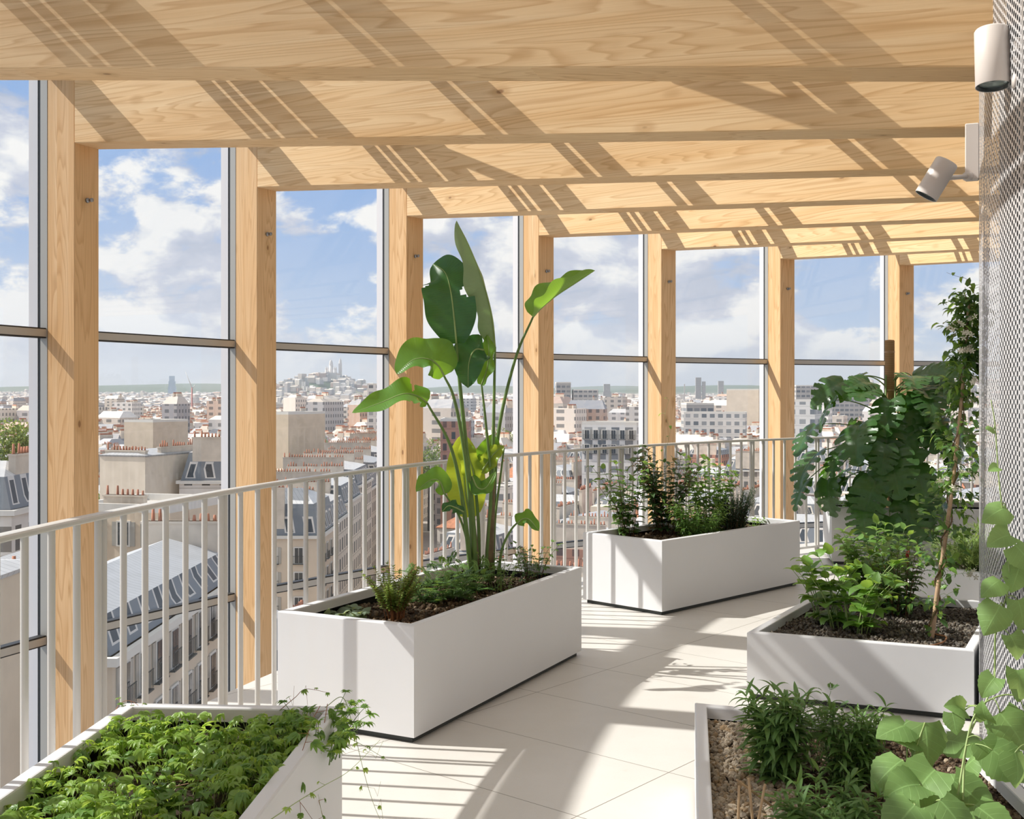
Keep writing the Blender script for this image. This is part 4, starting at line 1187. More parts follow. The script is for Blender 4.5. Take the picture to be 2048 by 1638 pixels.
for z, r_, az, sz in spots:
    d0 = np.array([math.cos(az), math.sin(az), 0])
    attach = np.array([0.05 * math.cos(az), 0.05 * math.sin(az), max(0.05, min(1.25, z - 0.12 + rng.normal() * 0.08))])
    tipb = d0 * r_ + np.array([0, 0, z]); 
    if z > 1.15: r_ = min(r_, 0.42); tipb = d0 * r_ + np.array([0, 0, min(z, 1.28)])
    if z < 0.35: attach[2] = min(0.9, z + 0.45)
    mid_ = (attach + tipb) / 2 + np.array([0, 0, 0.10])
    stemmb.tube(bez(attach, mid_, tipb, 8), [0.007, 0.007, 0.0065, 0.006, 0.0055, 0.005, 0.005, 0.0045, 0.004], 6)
    d = d0 * rng.uniform(0.25, 0.6) + np.array([rng.normal() * 0.2, rng.normal() * 0.2, -0.85])
    up = d0 * 1.0 + np.array([0, 0, 0.55]) + rng.normal(size=3) * 0.2
    if z > 1.15: d = d0 + np.array([0, 0, -0.25]) + rng.normal(size=3) * 0.25; up = np.array([0, -0.75, 0.8]) + d0 * 0.5
    x = d / np.linalg.norm(d); zv = up - x * (up @ x); zv /= np.linalg.norm(zv); yv = np.cross(zv, x)
    o = bpy.data.objects.new('leaf', leaf_meshes[rng.integers(4)]); COL.objects.link(o); o.parent = mon
    Mx = Matrix.Identity(4)
    for i_, c in enumerate((x, yv, zv)):
        for r in range(3): Mx[r][i_] = c[r]
    o.matrix_local = Matrix.Translation(tipb) @ Mx @ Matrix.Scale(sz, 4)
for k in range(3):
    a = k * 2.1; stemmb.tube([(0.05 * math.cos(a), 0.05 * math.sin(a), -0.03), (0.06 * math.cos(a + 0.5), 0.06 * math.sin(a + 0.5), 0.5), (0.05 * math.cos(a + 1), 0.05 * math.sin(a + 1), 1.3)], [0.014, 0.012, 0.008], 8)
stemmb.build('stem', M['stem_green'], mon)
gravel('bark_chips', q3, b3, 500, 0.013, M['bark'], 'bark chips in the planter under the split-leaved plant', 8)
ds = on_soil(1706, 10.75, b3)
herb('nettle', 'light green leaves low at the left end under the split-leaved plant', 'herb', on_soil(1680, 10.7, b3), 0.20, 14, T_OV, 0.06, 0.04, lean=0.8, mat='l_light', smat='stem_green', seed=58, start=0.2, basew=0.10)

# ------------------------------------------------------------ fifth planter: stake, jasmine, broad-leaved clumps
root4, q4, b4 = LP['P4']
gravel('grey_gravel', q4, b4, 5200, 0.0085, M['ash'], 'mottled grey gravel in the planter of the leaning stake', 9)
herb('hydrangea', 'bright broad-leaved clump at the front of the leaning-stake planter', 'herb', on_soil(1700, 6.02, b4), 0.40, 18, T_OVB, 0.118, 0.070, lean=0.62, mat='l_light', mat2='l_herb', smat='stem_pale', seed=61, start=0.15, basew=0.12, sw=0.004)
herb('hydrangea', 'light green clump spilling over the left rim of the leaning-stake planter', 'herb', on_soil(1652, 6.25, b4), 0.33, 11, T_OVB, 0.108, 0.07, lean=0.8, mat='l_light', smat='stem_pale', seed=62, start=0.15, basew=0.06, sw=0.004)
herb('mint_bush', 'taller mid-green herb at the back of the leaning-stake planter', 'herb', on_soil(1752, 6.75, b4), 0.48, 26, T_OV, 0.105, 0.042, lean=0.5, mat='l_herb', mat2='l_light', smat='stem_green', seed=63, start=0.1, basew=0.10, sw=0.003)
herb('rose_bush', 'dark-leaved rose bush left of the leaning stake', 'shrub', on_soil(1800, 6.42, b4), 0.46, 18, T_OV, 0.070, 0.034, lean=0.45, mat='l_herb_dk', mat2='l_herb', smat='stem_brown', seed=64, start=0.1, basew=0.07, sw=0.003)
rb = on_soil(1812, 6.40, b4); RBv = np.array(rb)
rs = empty('rose_shoot', rb, label='single reddish shoot with a red tip above the rose bush', cat='shoot')
mb = MB(); mb.tube([(0, 0, 0), PX(1814, 1180, 6.4) - RBv, PX(1815, 1112, 6.4) - RBv], [0.003, 0.0025, 0.0015], 6); mb.build('stem', M['stem_red'], rs)
L_ = Leaves()
for k in range(10):
    t = 0.62 + 0.04 * k; p = (PX(1815, 1112, 6.4) - RBv) * t; a = k * 2.4
    L_.put(T_OV[k % 3], p, (math.cos(a), math.sin(a), 0.5), (0, 0, 1), 0.035)
L_.build('foliage', M['l_red'], rs)
L_ = Leaves()
for k in range(9):
    a = k * 2.4; L_.put(T_SM[0], PX(1815, 1112, 6.4) - RBv + np.array([0, 0, 0.004 * k - 0.02]), (math.cos(a) * 0.6, math.sin(a) * 0.6, 1), (math.cos(a), math.sin(a), 0), 0.026)
L_.build('bud', M['petal_red'], rs)

sk_b = PX(1862, 1278, 5.86); SK = np.array([sk_b[0], sk_b[1], b4 - 0.03])
SKP = [SK, PX(1878, 1160, 5.90), PX(1896, 1040, 5.93), PX(1913, 900, 5.97), PX(1930, 720, 6.0), PX(1938, 600, 6.02)]
sk = empty('garden_stake', tuple(SK), label='leaning pale bamboo stake wound with a climbing stem', cat='stake')
C = catmull([p - SK for p in SKP], 8)
mb = MB(); rad = [0.013 - 0.005 * i / len(C) for i in range(len(C))]
mb.tube(C, rad, 10); mb.build('cane', M['bamboo'], sk)
mb = MB(); W_ = []
for i in range(len(C) * 3):
    t = i / 3; k = min(len(C) - 2, int(t)); p = C[k] + (C[k + 1] - C[k]) * (t - k); a = t * 1.15
    W_.append(p + np.array([math.cos(a), math.sin(a), 0]) * 0.019)
jb = empty('jasmine', tuple(SK + np.array([0.02, 0, 0])), label='jasmine climbing the leaning stake up to the beams with white flower clusters', cat='climbing plant')
off_ = -np.array([0.02, 0, 0])
mb.tube([w + off_ for w in W_], [0.005 - 0.003 * i / len(W_) for i in range(len(W_))], 6); mb.build('stem', [M['stem_brown']], jb)
L_ = Leaves(); FLW = Leaves(); rng = np.random.default_rng(5); tw = MB()
petal = leaf_tpl('obovate', 1, 0.45, 3, 1, 0.1, 0.2)
def flowercl(p, n, r):
    for _ in range(n):
        c = p + rnd_unit(rng) * r * rng.random()
        nrm = rnd_unit(rng); nrm[1] = -abs(nrm[1]); e = np.cross(nrm, (0.3, 0.2, 1)); e /= np.linalg.norm(e); f = np.cross(nrm, e)
        for q in range(5):
            a = q * 2 * PI / 5; FLW.put(petal, c, e * math.cos(a) + f * math.sin(a) + nrm * 0.3, nrm, 0.019)
for i in range(2, len(W_)):
    frac = i / len(W_); p = W_[i] + off_
    zc = (SK + W_[i])[2]
    if 0.55 < zc < 0.62 or zc < 0.42: dens = 1 if rng.random() < 0.4 else 0
    elif zc < 0.95: dens = 2 if rng.random() < 0.55 else 0
    else: dens = 6 if zc > 1.5 else (3 if zc < 1.3 else 2)
    for _ in range(dens):
        sp_r = rng.uniform(0.03, 0.15) * (0.75 if zc > 1.5 else 1.25)
        d = rnd_unit(rng); d[2] *= 0.5
        wp = SK + W_[i] + d * sp_r
        if math.hypot(wp[0] - CX, wp[1] - CY) < R_CORE + 0.01: d = -d; wp = SK + W_[i] + d * sp_r
        if math.hypot(wp[0] - CX, wp[1] - CY) < R_CORE + 0.01: continue
        e = p + d * sp_r
        tw.tube([p, (p + e) / 2 + np.array([0, 0, 0.01]), e], 0.0011, 3, 0, caps=False)
        for q in range(3):
            dd = d + rng.normal(size=3) * 0.7; dd[2] -= 0.3
            L_.put(T_OV[rng.integers(3)], e + rng.normal(size=3) * 0.015, dd, (0, -0.3, 1) + rng.normal(size=3) * 0.3, rng.uniform(0.035, 0.062), 0 if rng.random() < 0.7 else 1)
for px, py in [(1918, 645), (1930, 665), (1905, 660), (1925, 700), (1940, 640), (1880, 960), (1925, 945), (1862, 925), (1944, 760), (1935, 700), (1905, 975), (1938, 1150)]:
    FLW = Leaves(); flowercl(PX(px, py, 5.9) - SK + off_, 6, 0.035); FLW.build('flower_cluster', M['petal'], jb)
L_.build('foliage', [M['l_jas'], M['l_light']], jb); tw.build('twig', M['stem_green'], jb)
vine('loose jasmine shoot with pale flowers reaching left from the top of the wall', [PX(1950, 590, 5.9), PX(1935, 560, 5.9), PX(1915, 553, 5.9), PX(1893, 545, 5.9)], 0.05, 0.05, mat='l_light', smat='stem_brown', seed=66, tpls=T_OV, pet=0.015, droop=-0.9)
vine('small jasmine side shoot with a white flower halfway up the leaning stake', [PX(1880, 1165, 5.85), PX(1895, 1155, 5.8), PX(1915, 1148, 5.8), PX(1938, 1146, 5.8)], 0.03, 0.04, mat='l_jas', smat='stem_green', seed=67, tpls=T_LA, pet=0.01)
mb_pts = [PX(1868, 1262, 5.88), PX(1892, 1245, 5.8), PX(1882, 1275, 5.66), PX(1840, 1290, 5.58), PX(1790, 1284, 5.62)]
hs = empty('irrigation_hose', tuple(mb_pts[0]), label='thin brown watering hose lying on the gravel by the leaning stake', cat='hose')
mb = MB(); mb.tube([np.array([p[0], p[1], b4 + 0.018]) - np.array(mb_pts[0]) for p in catmull(mb_pts, 8)], 0.0045, 8); mb.build('tube', M['stem_red'], hs)

# ------------------------------------------------------------ sixth planter: feathery grass
root5, q5, b5 = LP['P5']
gravel('grey_gravel', q5, b5, 500, 0.012, M['ash'], 'gravel in the planter of feathery grass', 10)
def feather(base, label, n, L, seed):
    rng = np.random.default_rng(seed); r = empty('feather_grass', tuple(base), label=label, cat='grass')
    S = MB(); L_ = Leaves()
    for k in range(n):
        a = rng.uniform(0, 2 * PI); ln = L * rng.uniform(0.5, 1.0); el = rng.uniform(0.5, 1.35)
        d = np.array([math.cos(a) * math.cos(el), math.sin(a) * math.cos(el), math.sin(el)])
        p1 = d * ln * 0.6; p2 = p1 + np.array([d[0], d[1], d[2] * 0.2 - 0.25]) * ln * 0.5
        wp = np.array(base) + p2
        if math.hypot(wp[0] - CX, wp[1] - CY) < R_CORE + 0.03: continue
        B = bez((0, 0, 0), p1, p2, 7); S.tube(B, 0.0013, 3, 0, caps=False)
        for i in range(2, 8):
            for q in range(6):
                L_.put(T_NE[0], B[i] + rng.normal(size=3) * 0.008, (B[i] - B[i - 1]) / 0.04 + rng.normal(size=3) * 0.9, (0, 0, 1), rng.uniform(0.03, 0.065))
    S.build('stem', M['l_grass'], r); L_.build('foliage', M['l_grass'], r); return r
feather((3.25, 7.98, b5), 'pale feathery grass tuft at the front of the far low planter', 90, 0.50, 1)
feather((3.56, 8.25, b5), 'pale feathery grass tuft at the back of the far low planter', 80, 0.58, 2)

# ------------------------------------------------------------ nearest right planter
root6, q6, b6 = LP['P6']
e_u = (q6[1] - q6[0]); 
def px_of(p): return 1024 + 2259.5 * p.x / p.y
def left_part(u, v, rng):
    p = quad_pt(q6, u, v); x = p.x - 0.62 - 0.16 * (p.y - 3.0)
    return x < 0.20 + 0.05 * mnoise.noise(p * 5) or rng.random() < 0.03
def right_part(u, v, rng): return not left_part(u, v, rng) or rng.random() < 0.02
gravel('pumice_gravel', q6, b6, 4200, 0.0105, M['pumice'], 'pale beige pumice gravel along the left side of the nearest right planter', 12, left_part, 1)
gravel('bark_chips', q6, b6, 4200, 0.0085, M['bark'], 'dark bark and grit in the middle and right of the nearest right planter', 13, right_part)
herb('sage', 'tall light-leaved lance-leaf herb beside the pale gravel', 'herb', on_soil(1563, 3.72, b6), 0.30, 17, T_LA, 0.105, 0.021, lean=0.26, mat='l_lance', smat='stem_green', seed=71, start=0.05, basew=0.055, whorl=3, lift=0.35, sw=0.003)
herb('sage', 'darker upright lance-leaf herb in the middle of the nearest right planter', 'herb', on_soil(1700, 3.66, b6), 0.28, 20, T_LA, 0.080, 0.020, lean=0.26, mat='l_lance', mat2='l_herb', smat='stem_green', seed=72, start=0.05, basew=0.065, whorl=3, lift=0.35, sw=0.003)
herb('sage', 'front lance-leaf herb cut by the bottom edge of the picture', 'herb', on_soil(1640, 3.22, b6), 0.16, 20, T_LA, 0.090, 0.020, lean=0.75, mat='l_lance', smat='stem_green', seed=73, start=0.1, basew=0.08, whorl=3, lift=0.35, sw=0.003)
herb('parsley', 'thin dark divided-leaf herb between the two upright herbs', 'herb', on_soil(1632, 3.95, b6), 0.22, 7, T_FERN, 0.060, 0.05, lean=0.4, mat='l_herb_dk', smat='stem_green', seed=74, start=0.5, basew=0.04)
# dry reeds stuck in the gravel
for k, (a_, b_, lab) in enumerate([((1478, 1572), (1475, 1665), 'upright dry reed, leftmost of four in the pale gravel'), ((1497, 1556), (1512, 1665), 'upright dry reed, second from the left in the pale gravel'), ((1530, 1568), (1503, 1655), 'dry reed leaning to the right in the pale gravel'), ((1474, 1560), (1552, 1615), 'long dry reed lying across the other reeds')]):
    Zt = 3.10; A_ = PX(a_[0], a_[1], Zt + 0.02 * k)
    if k < 3: B_ = PX(b_[0], b_[1], Zt + 0.02); B_[2] = b6 - 0.01; 
    else: A_ = PX(a_[0], a_[1], 3.2); B_ = PX(b_[0], b_[1], 3.42); B_[2] = b6 + 0.012
    r = empty('dry_reed', tuple(B_), label=lab, cat='reed', group='dry reeds in the gravel')
    mb = MB(); mb.tube([(0, 0, 0), (A_ - B_) / 2, A_ - B_], [0.0042, 0.004, 0.0036], 8); mb.build('cane', M['reed'], r)
# gourd vine with large round leaves
gv = PX(1830, 1600, 3.30); GV = np.array([gv[0], gv[1], b6])
gr = empty('gourd_vine', tuple(GV), label='pale vine with large rounded leaves covering the right of the nearest right planter', cat='vine')
S = MB(); rng = np.random.default_rng(9)
def bigleaf(px, py, Z, size, dirpx, up=(0, -0.55, 1), k=0):
    p = PX(px, py, Z) - GV; tip = PX(px + dirpx[0], py + dirpx[1], Z - 0.05) - GV
    d = tip - p; L1 = Leaves(); L1.put(T_HE[k % 3], p, d, up, size * 0.82)
    o = L1.build('leaf', M['l_round'], gr)
    root_ = np.array([rng.normal() * 0.03, rng.normal() * 0.03, 0.0])
    mid_ = p * 0.5 + root_ * 0.5 + np.array([0, 0, 0.04])
    S.tube(bez(root_, mid_, p, 7), 0.0028, 6)
for a in [(1815, 1450, 3.42, 0.15, (-60, 20)), (1850, 1445, 3.40, 0.17, (10, 85)), (1805, 1520, 3.28, 0.17, (-55, 45)), (1870, 1540, 3.18, 0.18, (-60, 70)), (1905, 1560, 3.20, 0.19, (70, 55)), (1925, 1545, 3.32, 0.14, (30, -40)),
          (1830, 1610, 3.05, 0.17, (-45, 50)), (1880, 1600, 3.05, 0.19, (50, 60)), (1830, 1480, 3.40, 0.12, (-70, -10)), (1950, 1610, 3.12, 0.16, (40, 30)), (1890, 1480, 3.45, 0.16, (50, 10)), (1840, 1570, 3.15, 0.15, (-80, 10))]:
    bigleaf(*a, k=int(a[0]))
S.build('stem', M['stem_pale'], gr)
def climber(label, pts, leaves, seed):
    rng_ = np.random.default_rng(seed); C = catmull(pts, 10); base = C[0]
    r = empty('gourd_vine', tuple(base), label=label, cat='vine'); S = MB()
    S.tube(C - base, [0.0035 - 0.002 * i / len(C) for i in range(len(C))], 6)
    for (px, py, Z, size, dp) in leaves:
        p = PX(px, py, Z); tip = PX(px + dp[0], py + dp[1], Z - 0.03); j = np.argmin(np.linalg.norm(C - p, axis=1))
        L1 = Leaves(); L1.put(T_HE[int(px) % 3], p - base, tip - p, (rng_.normal() * 0.3 - 0.2, -0.8, 0.7), size * 0.74); L1.build('leaf', M['l_round'], r)
        S.tube(bez(C[j] - base, (C[j] + p) / 2 - base + np.array([0, 0, 0.02]), p - base, 5), 0.0018, 5)
    S.build('stem', M['stem_pale'], r); return r
climber('vine climbing in front of the perforated wall with large translucent leaves', [PX(1925, 1600, 3.15), PX(1935, 1480, 3.25), PX(1985, 1370, 3.3), PX(1992, 1260, 3.3), PX(2018, 1170, 3.3), PX(2012, 1085, 3.3), PX(1998, 960, 3.3), PX(1990, 850, 3.3), PX(1982, 800, 3.3)],
        [(2020, 1070, 3.28, 0.11, (-60, 20)), (2030, 1090, 3.25, 0.13, (40, 45)), (2012, 1015, 3.3, 0.12, (-70, 35)), (2000, 1160, 3.28, 0.11, (-55, 40)), (2000, 1210, 3.25, 0.14, (-40, 80)), (2035, 1200, 3.3, 0.13, (20, 70)),
         (1990, 1355, 3.2, 0.10, (-35, 45)), (2020, 1270, 3.28, 0.11, (30, 60)), (2040, 1130, 3.3, 0.12, (-20, 60)), (1988, 858, 3.3, 0.045, (-30, -8)), (1996, 935, 3.3, 0.05, (-35, 5))], 1)
climber('vine sprawling over the right rim of the nearest right planter', [PX(1915, 1590, 3.12), PX(1945, 1440, 3.2), PX(1990, 1395, 3.22), PX(2040, 1400, 3.2), PX(2060, 1490, 3.1)],
        [(1965, 1480, 3.15, 0.13, (40, 60)), (1985, 1500, 3.1, 0.17, (50, 40)), (2000, 1425, 3.2, 0.17, (35, 45)), (1975, 1440, 3.2, 0.09, (-20, -40)), (2030, 1505, 3.05, 0.13, (10, 60)), (1930, 1420, 3.3, 0.10, (-35, -15)), (1905, 1425, 3.4, 0.09, (10, 50)), (2035, 1340, 3.2, 0.13, (10, 60))], 2)

# ------------------------------------------------------------ spotlights on the perforated wall
def spotlight(label, c, axis, L, r, arm_to, box=None):
    root = empty('spotlight', tuple(c), label=label, cat='lamp', group='white wall spotlights')
    ax = Vector(axis).normalized(); Mr = ax.to_track_quat('Z', 'Y').to_matrix().to_4x4()     # +z = towards the mouth
    h = L / 2
    mb = MB(); mb.lathe([(0.0001, -h), (r * 0.93, -h), (r, -h + 0.006), (r, h), (r * 0.985, h + 0.001), (r * 0.965, h - 0.002), (r * 0.96, h - 0.03)], 40, 0, Mr); mb.build('lamp_body', M['lamp_white'], root)
    mb = MB(); mb.lathe([(r * 0.965, h - 0.001), (r * 0.80, h - 0.006), (r * 0.78, h - 0.02)], 40, 0, Mr); mb.build('ring', M['lamp_dark'], root)
    mb = MB(); mb.lathe([(r * 0.80, h - 0.012), (r * 0.45, h - 0.016), (0.0001, h - 0.018)], 32, 0, Mr); mb.build('lens', M['lens'], root)
    p = Vector(arm_to) - Vector(c); d = p.normalized()
    mb = MB(); mb.tube([d * (r * 0.9), p], [0.011, 0.011], 12); mb.tube([p * 0.82, p * 0.98], [0.02, 0.02], 14); mb.build('arm', M['lamp_white'], root)
    if box is not None:
        a = math.atan2(arm_to[1] - CY, arm_to[0] - CX)
        mb = MB(); Mb = frame(p, Vector((math.cos(a), math.sin(a), 0)))
        mb.box(-0.03, 0.03, -0.03, 0.03, box[0], box[1], 0, Mb, 0.004); mb.build('mounting_box', M['lamp_white'], root)
    return root
def on_core(px, out=0.02):
    d = np.array([(px - 1024) / 2259.5, 1.0]); c = np.array([CX, CY]); R0 = R_CORE + out
    a = d @ d; b_ = -2 * d @ c; cc = c @ c - R0 * R0; disc = b_ * b_ - 4 * a * cc
    return (-b_ - math.sqrt(max(0, disc))) / (2 * a)
c1 = PX(1985, 116, 4.15)
aw = PX(2046, 104, 4.30)
spotlight('large spotlight hanging nearest the camera from the perforated wall', c1, (-0.02, -0.10, -1), 0.215, 0.0615, aw, (-0.05, 0.05))
c2 = PX(1873, 358, 5.05)
aw2 = PX(1944, 352, 5.26)
spotlight('tilted spotlight further along the perforated wall', c2, (-0.46, 0.12, -0.80), 0.175, 0.052, aw2, (-0.02, 0.24))
pl = PX(2031, 162, 4.02)
o = empty('wall_button', tuple(pl), label='small round white cap on the perforated wall under the near spotlight', cat='fitting')
a = math.atan2(pl[1] - CY, pl[0] - CX); Mr = Vector((math.cos(a), math.sin(a), 0)).to_track_quat('Z', 'Y').to_matrix().to_4x4()
mb = MB(); mb.lathe([(0.008, -0.12), (0.008, 0.0), (0.026, 0.001), (0.026, 0.008), (0.0001, 0.011)], 24, 0, Mr); mb.build('cap', M['lamp_white'], o)
# ================================================================== the city below
def city_wall_mat(name, cols, win=True, pitch=(2.3, 3.05), wsize=(1.05, 1.9), glass=(0.05, 0.065, 0.075), ratio=1.0, band=True):
    m, t, out = newmat(name); k = N(t)
    uv = k.tc('UV'); sp = k.n('ShaderNodeSeparateXYZ'); k.l(uv, sp.inputs[0])
    inf = k.n('ShaderNodeObjectInfo')
    base = k.ramp(inf.outputs['Random'], [(i / max(1, len(cols) - 1), c) for i, c in enumerate(cols)])
    nz = k.noise(k.tc(), 0.35, 5, 0.6)
    c = k.mix(k.mr(nz, 0.35, 0.7, 0, 0.25), base, tuple(x * 0.55 for x in cols[0]))
    if win:
        fu = k.math('FRACT', k.math('DIVIDE', sp.outputs[0], pitch[0])); fv = k.math('FRACT', k.math('DIVIDE', sp.outputs[1], pitch[1]))
        a = wsize[0] / pitch[0] / 2; b = wsize[1] / pitch[1] / 2
        iu = k.math('LESS_THAN', k.math('ABSOLUTE', k.math('SUBTRACT', fu, 0.5)), a)
        iv = k.math('LESS_THAN', k.math('ABSOLUTE', k.math('SUBTRACT', fv, 0.45)), b)
        w = k.math('MULTIPLY', iu, iv)
        wn_ = k.n('ShaderNodeTexWhiteNoise', noise_dimensions='2D'); cb = k.n('ShaderNodeCombineXYZ')
        k.l(k.math('FLOOR', k.math('DIVIDE', sp.outputs[0], pitch[0])), cb.inputs[0]); k.l(k.math('FLOOR', k.math('DIVIDE', sp.outputs[1], pitch[1])), cb.inputs[1])
        k.l(cb.outputs[0], wn_.inputs['Vector'])
        gl = k.mix(k.math('MULTIPLY', wn_.outputs[0], 0.5), glass, tuple(x * 0.8 for x in cols[0]))
        if band: c = k.mix(k.math('MULTIPLY', k.math('LESS_THAN', fv, 0.055), 0.5), c, tuple(x * 0.45 for x in cols[0]))
        c = k.mix(w, c, gl)
    k.l(k.bsdf(c, 0.8, 0, 0.2), out.inputs[0]); return m
STONE = [srgb(214, 200, 184), srgb(226, 216, 204), srgb(200, 186, 170), srgb(232, 224, 214), srgb(208, 190, 176)]
M['c_stone'] = city_wall_mat('pale_stone_facade', STONE)
M['c_white'] = city_wall_mat('white_render_facade', [srgb(236, 232, 226), srgb(222, 216, 208)], pitch=(3.2, 3.0), wsize=(1.9, 1.5), glass=(0.14, 0.16, 0.18))
M['c_blank'] = city_wall_mat('blank_party_wall', [srgb(226, 206, 180), srgb(218, 200, 178), srgb(236, 222, 202)], win=False)
M['c_brick'] = city_wall_mat('red_brick_facade', [srgb(176, 128, 108), srgb(196, 150, 128)])
M['c_modern'] = city_wall_mat('slab_block_facade', [srgb(200, 196, 190), srgb(178, 172, 166)], pitch=(3.0, 2.9), wsize=(2.3, 1.4), band=True, glass=(0.15, 0.17, 0.19))
def zinc_mat(name, cols, seam=0.55, axis=0):
    m, t, out = newmat(name); k = N(t); uv = k.tc('UV'); sp = k.n('ShaderNodeSeparateXYZ'); k.l(uv, sp.inputs[0])
    inf = k.n('ShaderNodeObjectInfo')
    c = k.ramp(inf.outputs['Random'], [(i / (len(cols) - 1), q) for i, q in enumerate(cols)])
    s = k.math('LESS_THAN', k.math('FRACT', k.math('DIVIDE', sp.outputs[axis], seam)), 0.10)
    nz = k.noise(k.tc(), 0.8, 4, 0.6)
    c = k.mix(k.mr(nz, 0.35, 0.7, 0, 0.35), c, tuple(x * 0.6 for x in cols[0]))
    c = k.mix(k.math('MULTIPLY', s, 0.45), c, (0.12, 0.13, 0.14))
    k.l(k.bsdf(c, 0.5, 0.05, 0.4), out.inputs[0]); return m
M['c_zinc'] = zinc_mat('zinc_roof', [srgb(190, 190, 190), srgb(208, 206, 204), srgb(172, 174, 178), srgb(198, 194, 190)])
def slate_mat():
    m, t, out = newmat('mansard_slate'); k = N(t); uv = k.tc('UV'); sp = k.n('ShaderNodeSeparateXYZ'); k.l(uv, sp.inputs[0])
    fu = k.math('FRACT', k.math('DIVIDE', sp.outputs[0], 2.6)); fv = sp.outputs[1]
    w = k.math('MULTIPLY', k.math('LESS_THAN', k.math('ABSOLUTE', k.math('SUBTRACT', fu, 0.5)), 0.17), k.math('MULTIPLY', k.math('GREATER_THAN', fv, 0.4), k.math('LESS_THAN', fv, 2.1)))
    g = k.math('MULTIPLY', k.math('LESS_THAN', k.math('ABSOLUTE', k.math('SUBTRACT', fu, 0.5)), 0.26), k.math('MULTIPLY', k.math('GREATER_THAN', fv, 0.3), k.math('LESS_THAN', fv, 2.4)))
    c = k.mix(g, srgb(122, 126, 130), srgb(216, 208, 198)); c = k.mix(w, c, (0.05, 0.06, 0.07))
    k.l(k.bsdf(c, 0.5, 0.1, 0.5), out.inputs[0]); return m
M['c_slate'] = slate_mat()
M['c_tile'] = plain('clay_tile_roof', srgb(184, 122, 88), 0.8, var=0.25, vscale=1.5)
M['c_pot'] = plain('terracotta_pots', srgb(178, 118, 90), 0.8, var=0.25, vscale=0.8)
M['c_stack'] = plain('chimney_render', srgb(214, 200, 182), 0.85, var=0.15, vscale=0.6)
M['c_terrace'] = plain('flat_roof_gravel', srgb(196, 190, 182), 0.9, var=0.15, vscale=0.5)
M['c_street'] = plain('street_asphalt', srgb(138, 132, 126), 0.9, var=0.15, vscale=0.05)
M['c_win'] = plain('window_glass_dark', (0.035, 0.045, 0.055), 0.12, 0, 0.8)
M['c_frame'] = plain('white_window_frame', srgb(222, 216, 206), 0.6)
M['c_iron'] = plain('black_iron_balcony', (0.02, 0.03, 0.035), 0.5)
M['c_tree'] = plain('tree_crown_leaves', (0.10, 0.16, 0.05), 0.9, var=0.5, vscale=0.7, bump=1.0)
M['c_trunk'] = plain('tree_trunk', (0.08, 0.06, 0.045), 0.9)

def wallbox(mb, x0, x1, y0, y1, z0, z1, mat=0):
    """box whose sides carry UVs in metres around the perimeter"""
    P = [(x0, y0), (x1, y0), (x1, y1), (x0, y1)]; run = 0
    for i in range(4):
        a, b = P[i], P[(i + 1) % 4]; L = math.hypot(b[0] - a[0], b[1] - a[1])
        mb.add([(a[0], a[1], z0), (b[0], b[1], z0), (b[0], b[1], z1), (a[0], a[1], z1)], [(0, 1, 2, 3)], mat, [(0, 0), (L, 0), (L, z1 - z0), (0, z1 - z0)], smooth=False); run += L
    mb.add([(x0, y0, z1), (x1, y0, z1), (x1, y1, z1), (x0, y1, z1)], [(0, 1, 2, 3)], mat, [(0.1, -1)] * 4, smooth=False)
def mansard(mb, x0, x1, y0, y1, z, h1, in1, h2, ms, mz):
    """steep slated lower slope, shallow zinc top"""
    def lp(d, zz): return [(x0 + d, y0 + d, zz), (x1 - d, y0 + d, zz), (x1 - d, y1 - d, zz), (x0 + d, y1 - d, zz)]
    a, b = lp(0.15, z), lp(in1, z + h1)
    for i in range(4):
        j = (i + 1) % 4; L = math.dist(a[i], a[j])
        mb.add([a[i], a[j], b[j], b[i]], [(0, 1, 2, 3)], ms, [(0, 0), (L, 0), (L, h1), (0, h1)], smooth=False)
    w, d = x1 - x0 - 2 * in1, y1 - y0 - 2 * in1
    zt_ = z + h1
    if w > d:
        r = [(b[0][0] + d * 0.2, (b[0][1] + b[3][1]) / 2, zt_ + h2), (b[1][0] - d * 0.2, (b[0][1] + b[3][1]) / 2, zt_ + h2)]
        fs = [([b[0], b[1], r[1], r[0]], w), ([b[2], b[3], r[0], r[1]], w), ([b[1], b[2], r[1]], d), ([b[3], b[0], r[0]], d)]
    else:
        r = [((b[0][0] + b[1][0]) / 2, b[0][1] + w * 0.2, zt_ + h2), ((b[0][0] + b[1][0]) / 2, b[3][1] - w * 0.2, zt_ + h2)]
        fs = [([b[1], b[2], r[1], r[0]], d), ([b[3], b[0], r[0], r[1]], d), ([b[0], b[1], r[0]], w), ([b[2], b[3], r[1]], w)]
    for f, L in fs:
        uvs = [(0, 0), (L, 0), (L, 3), (0, 3)] if len(f) == 4 else [(0, 0), (L, 0), (L / 2, 3)]
        mb.add(f, [tuple(range(len(f)))], mz, uvs, smooth=False)
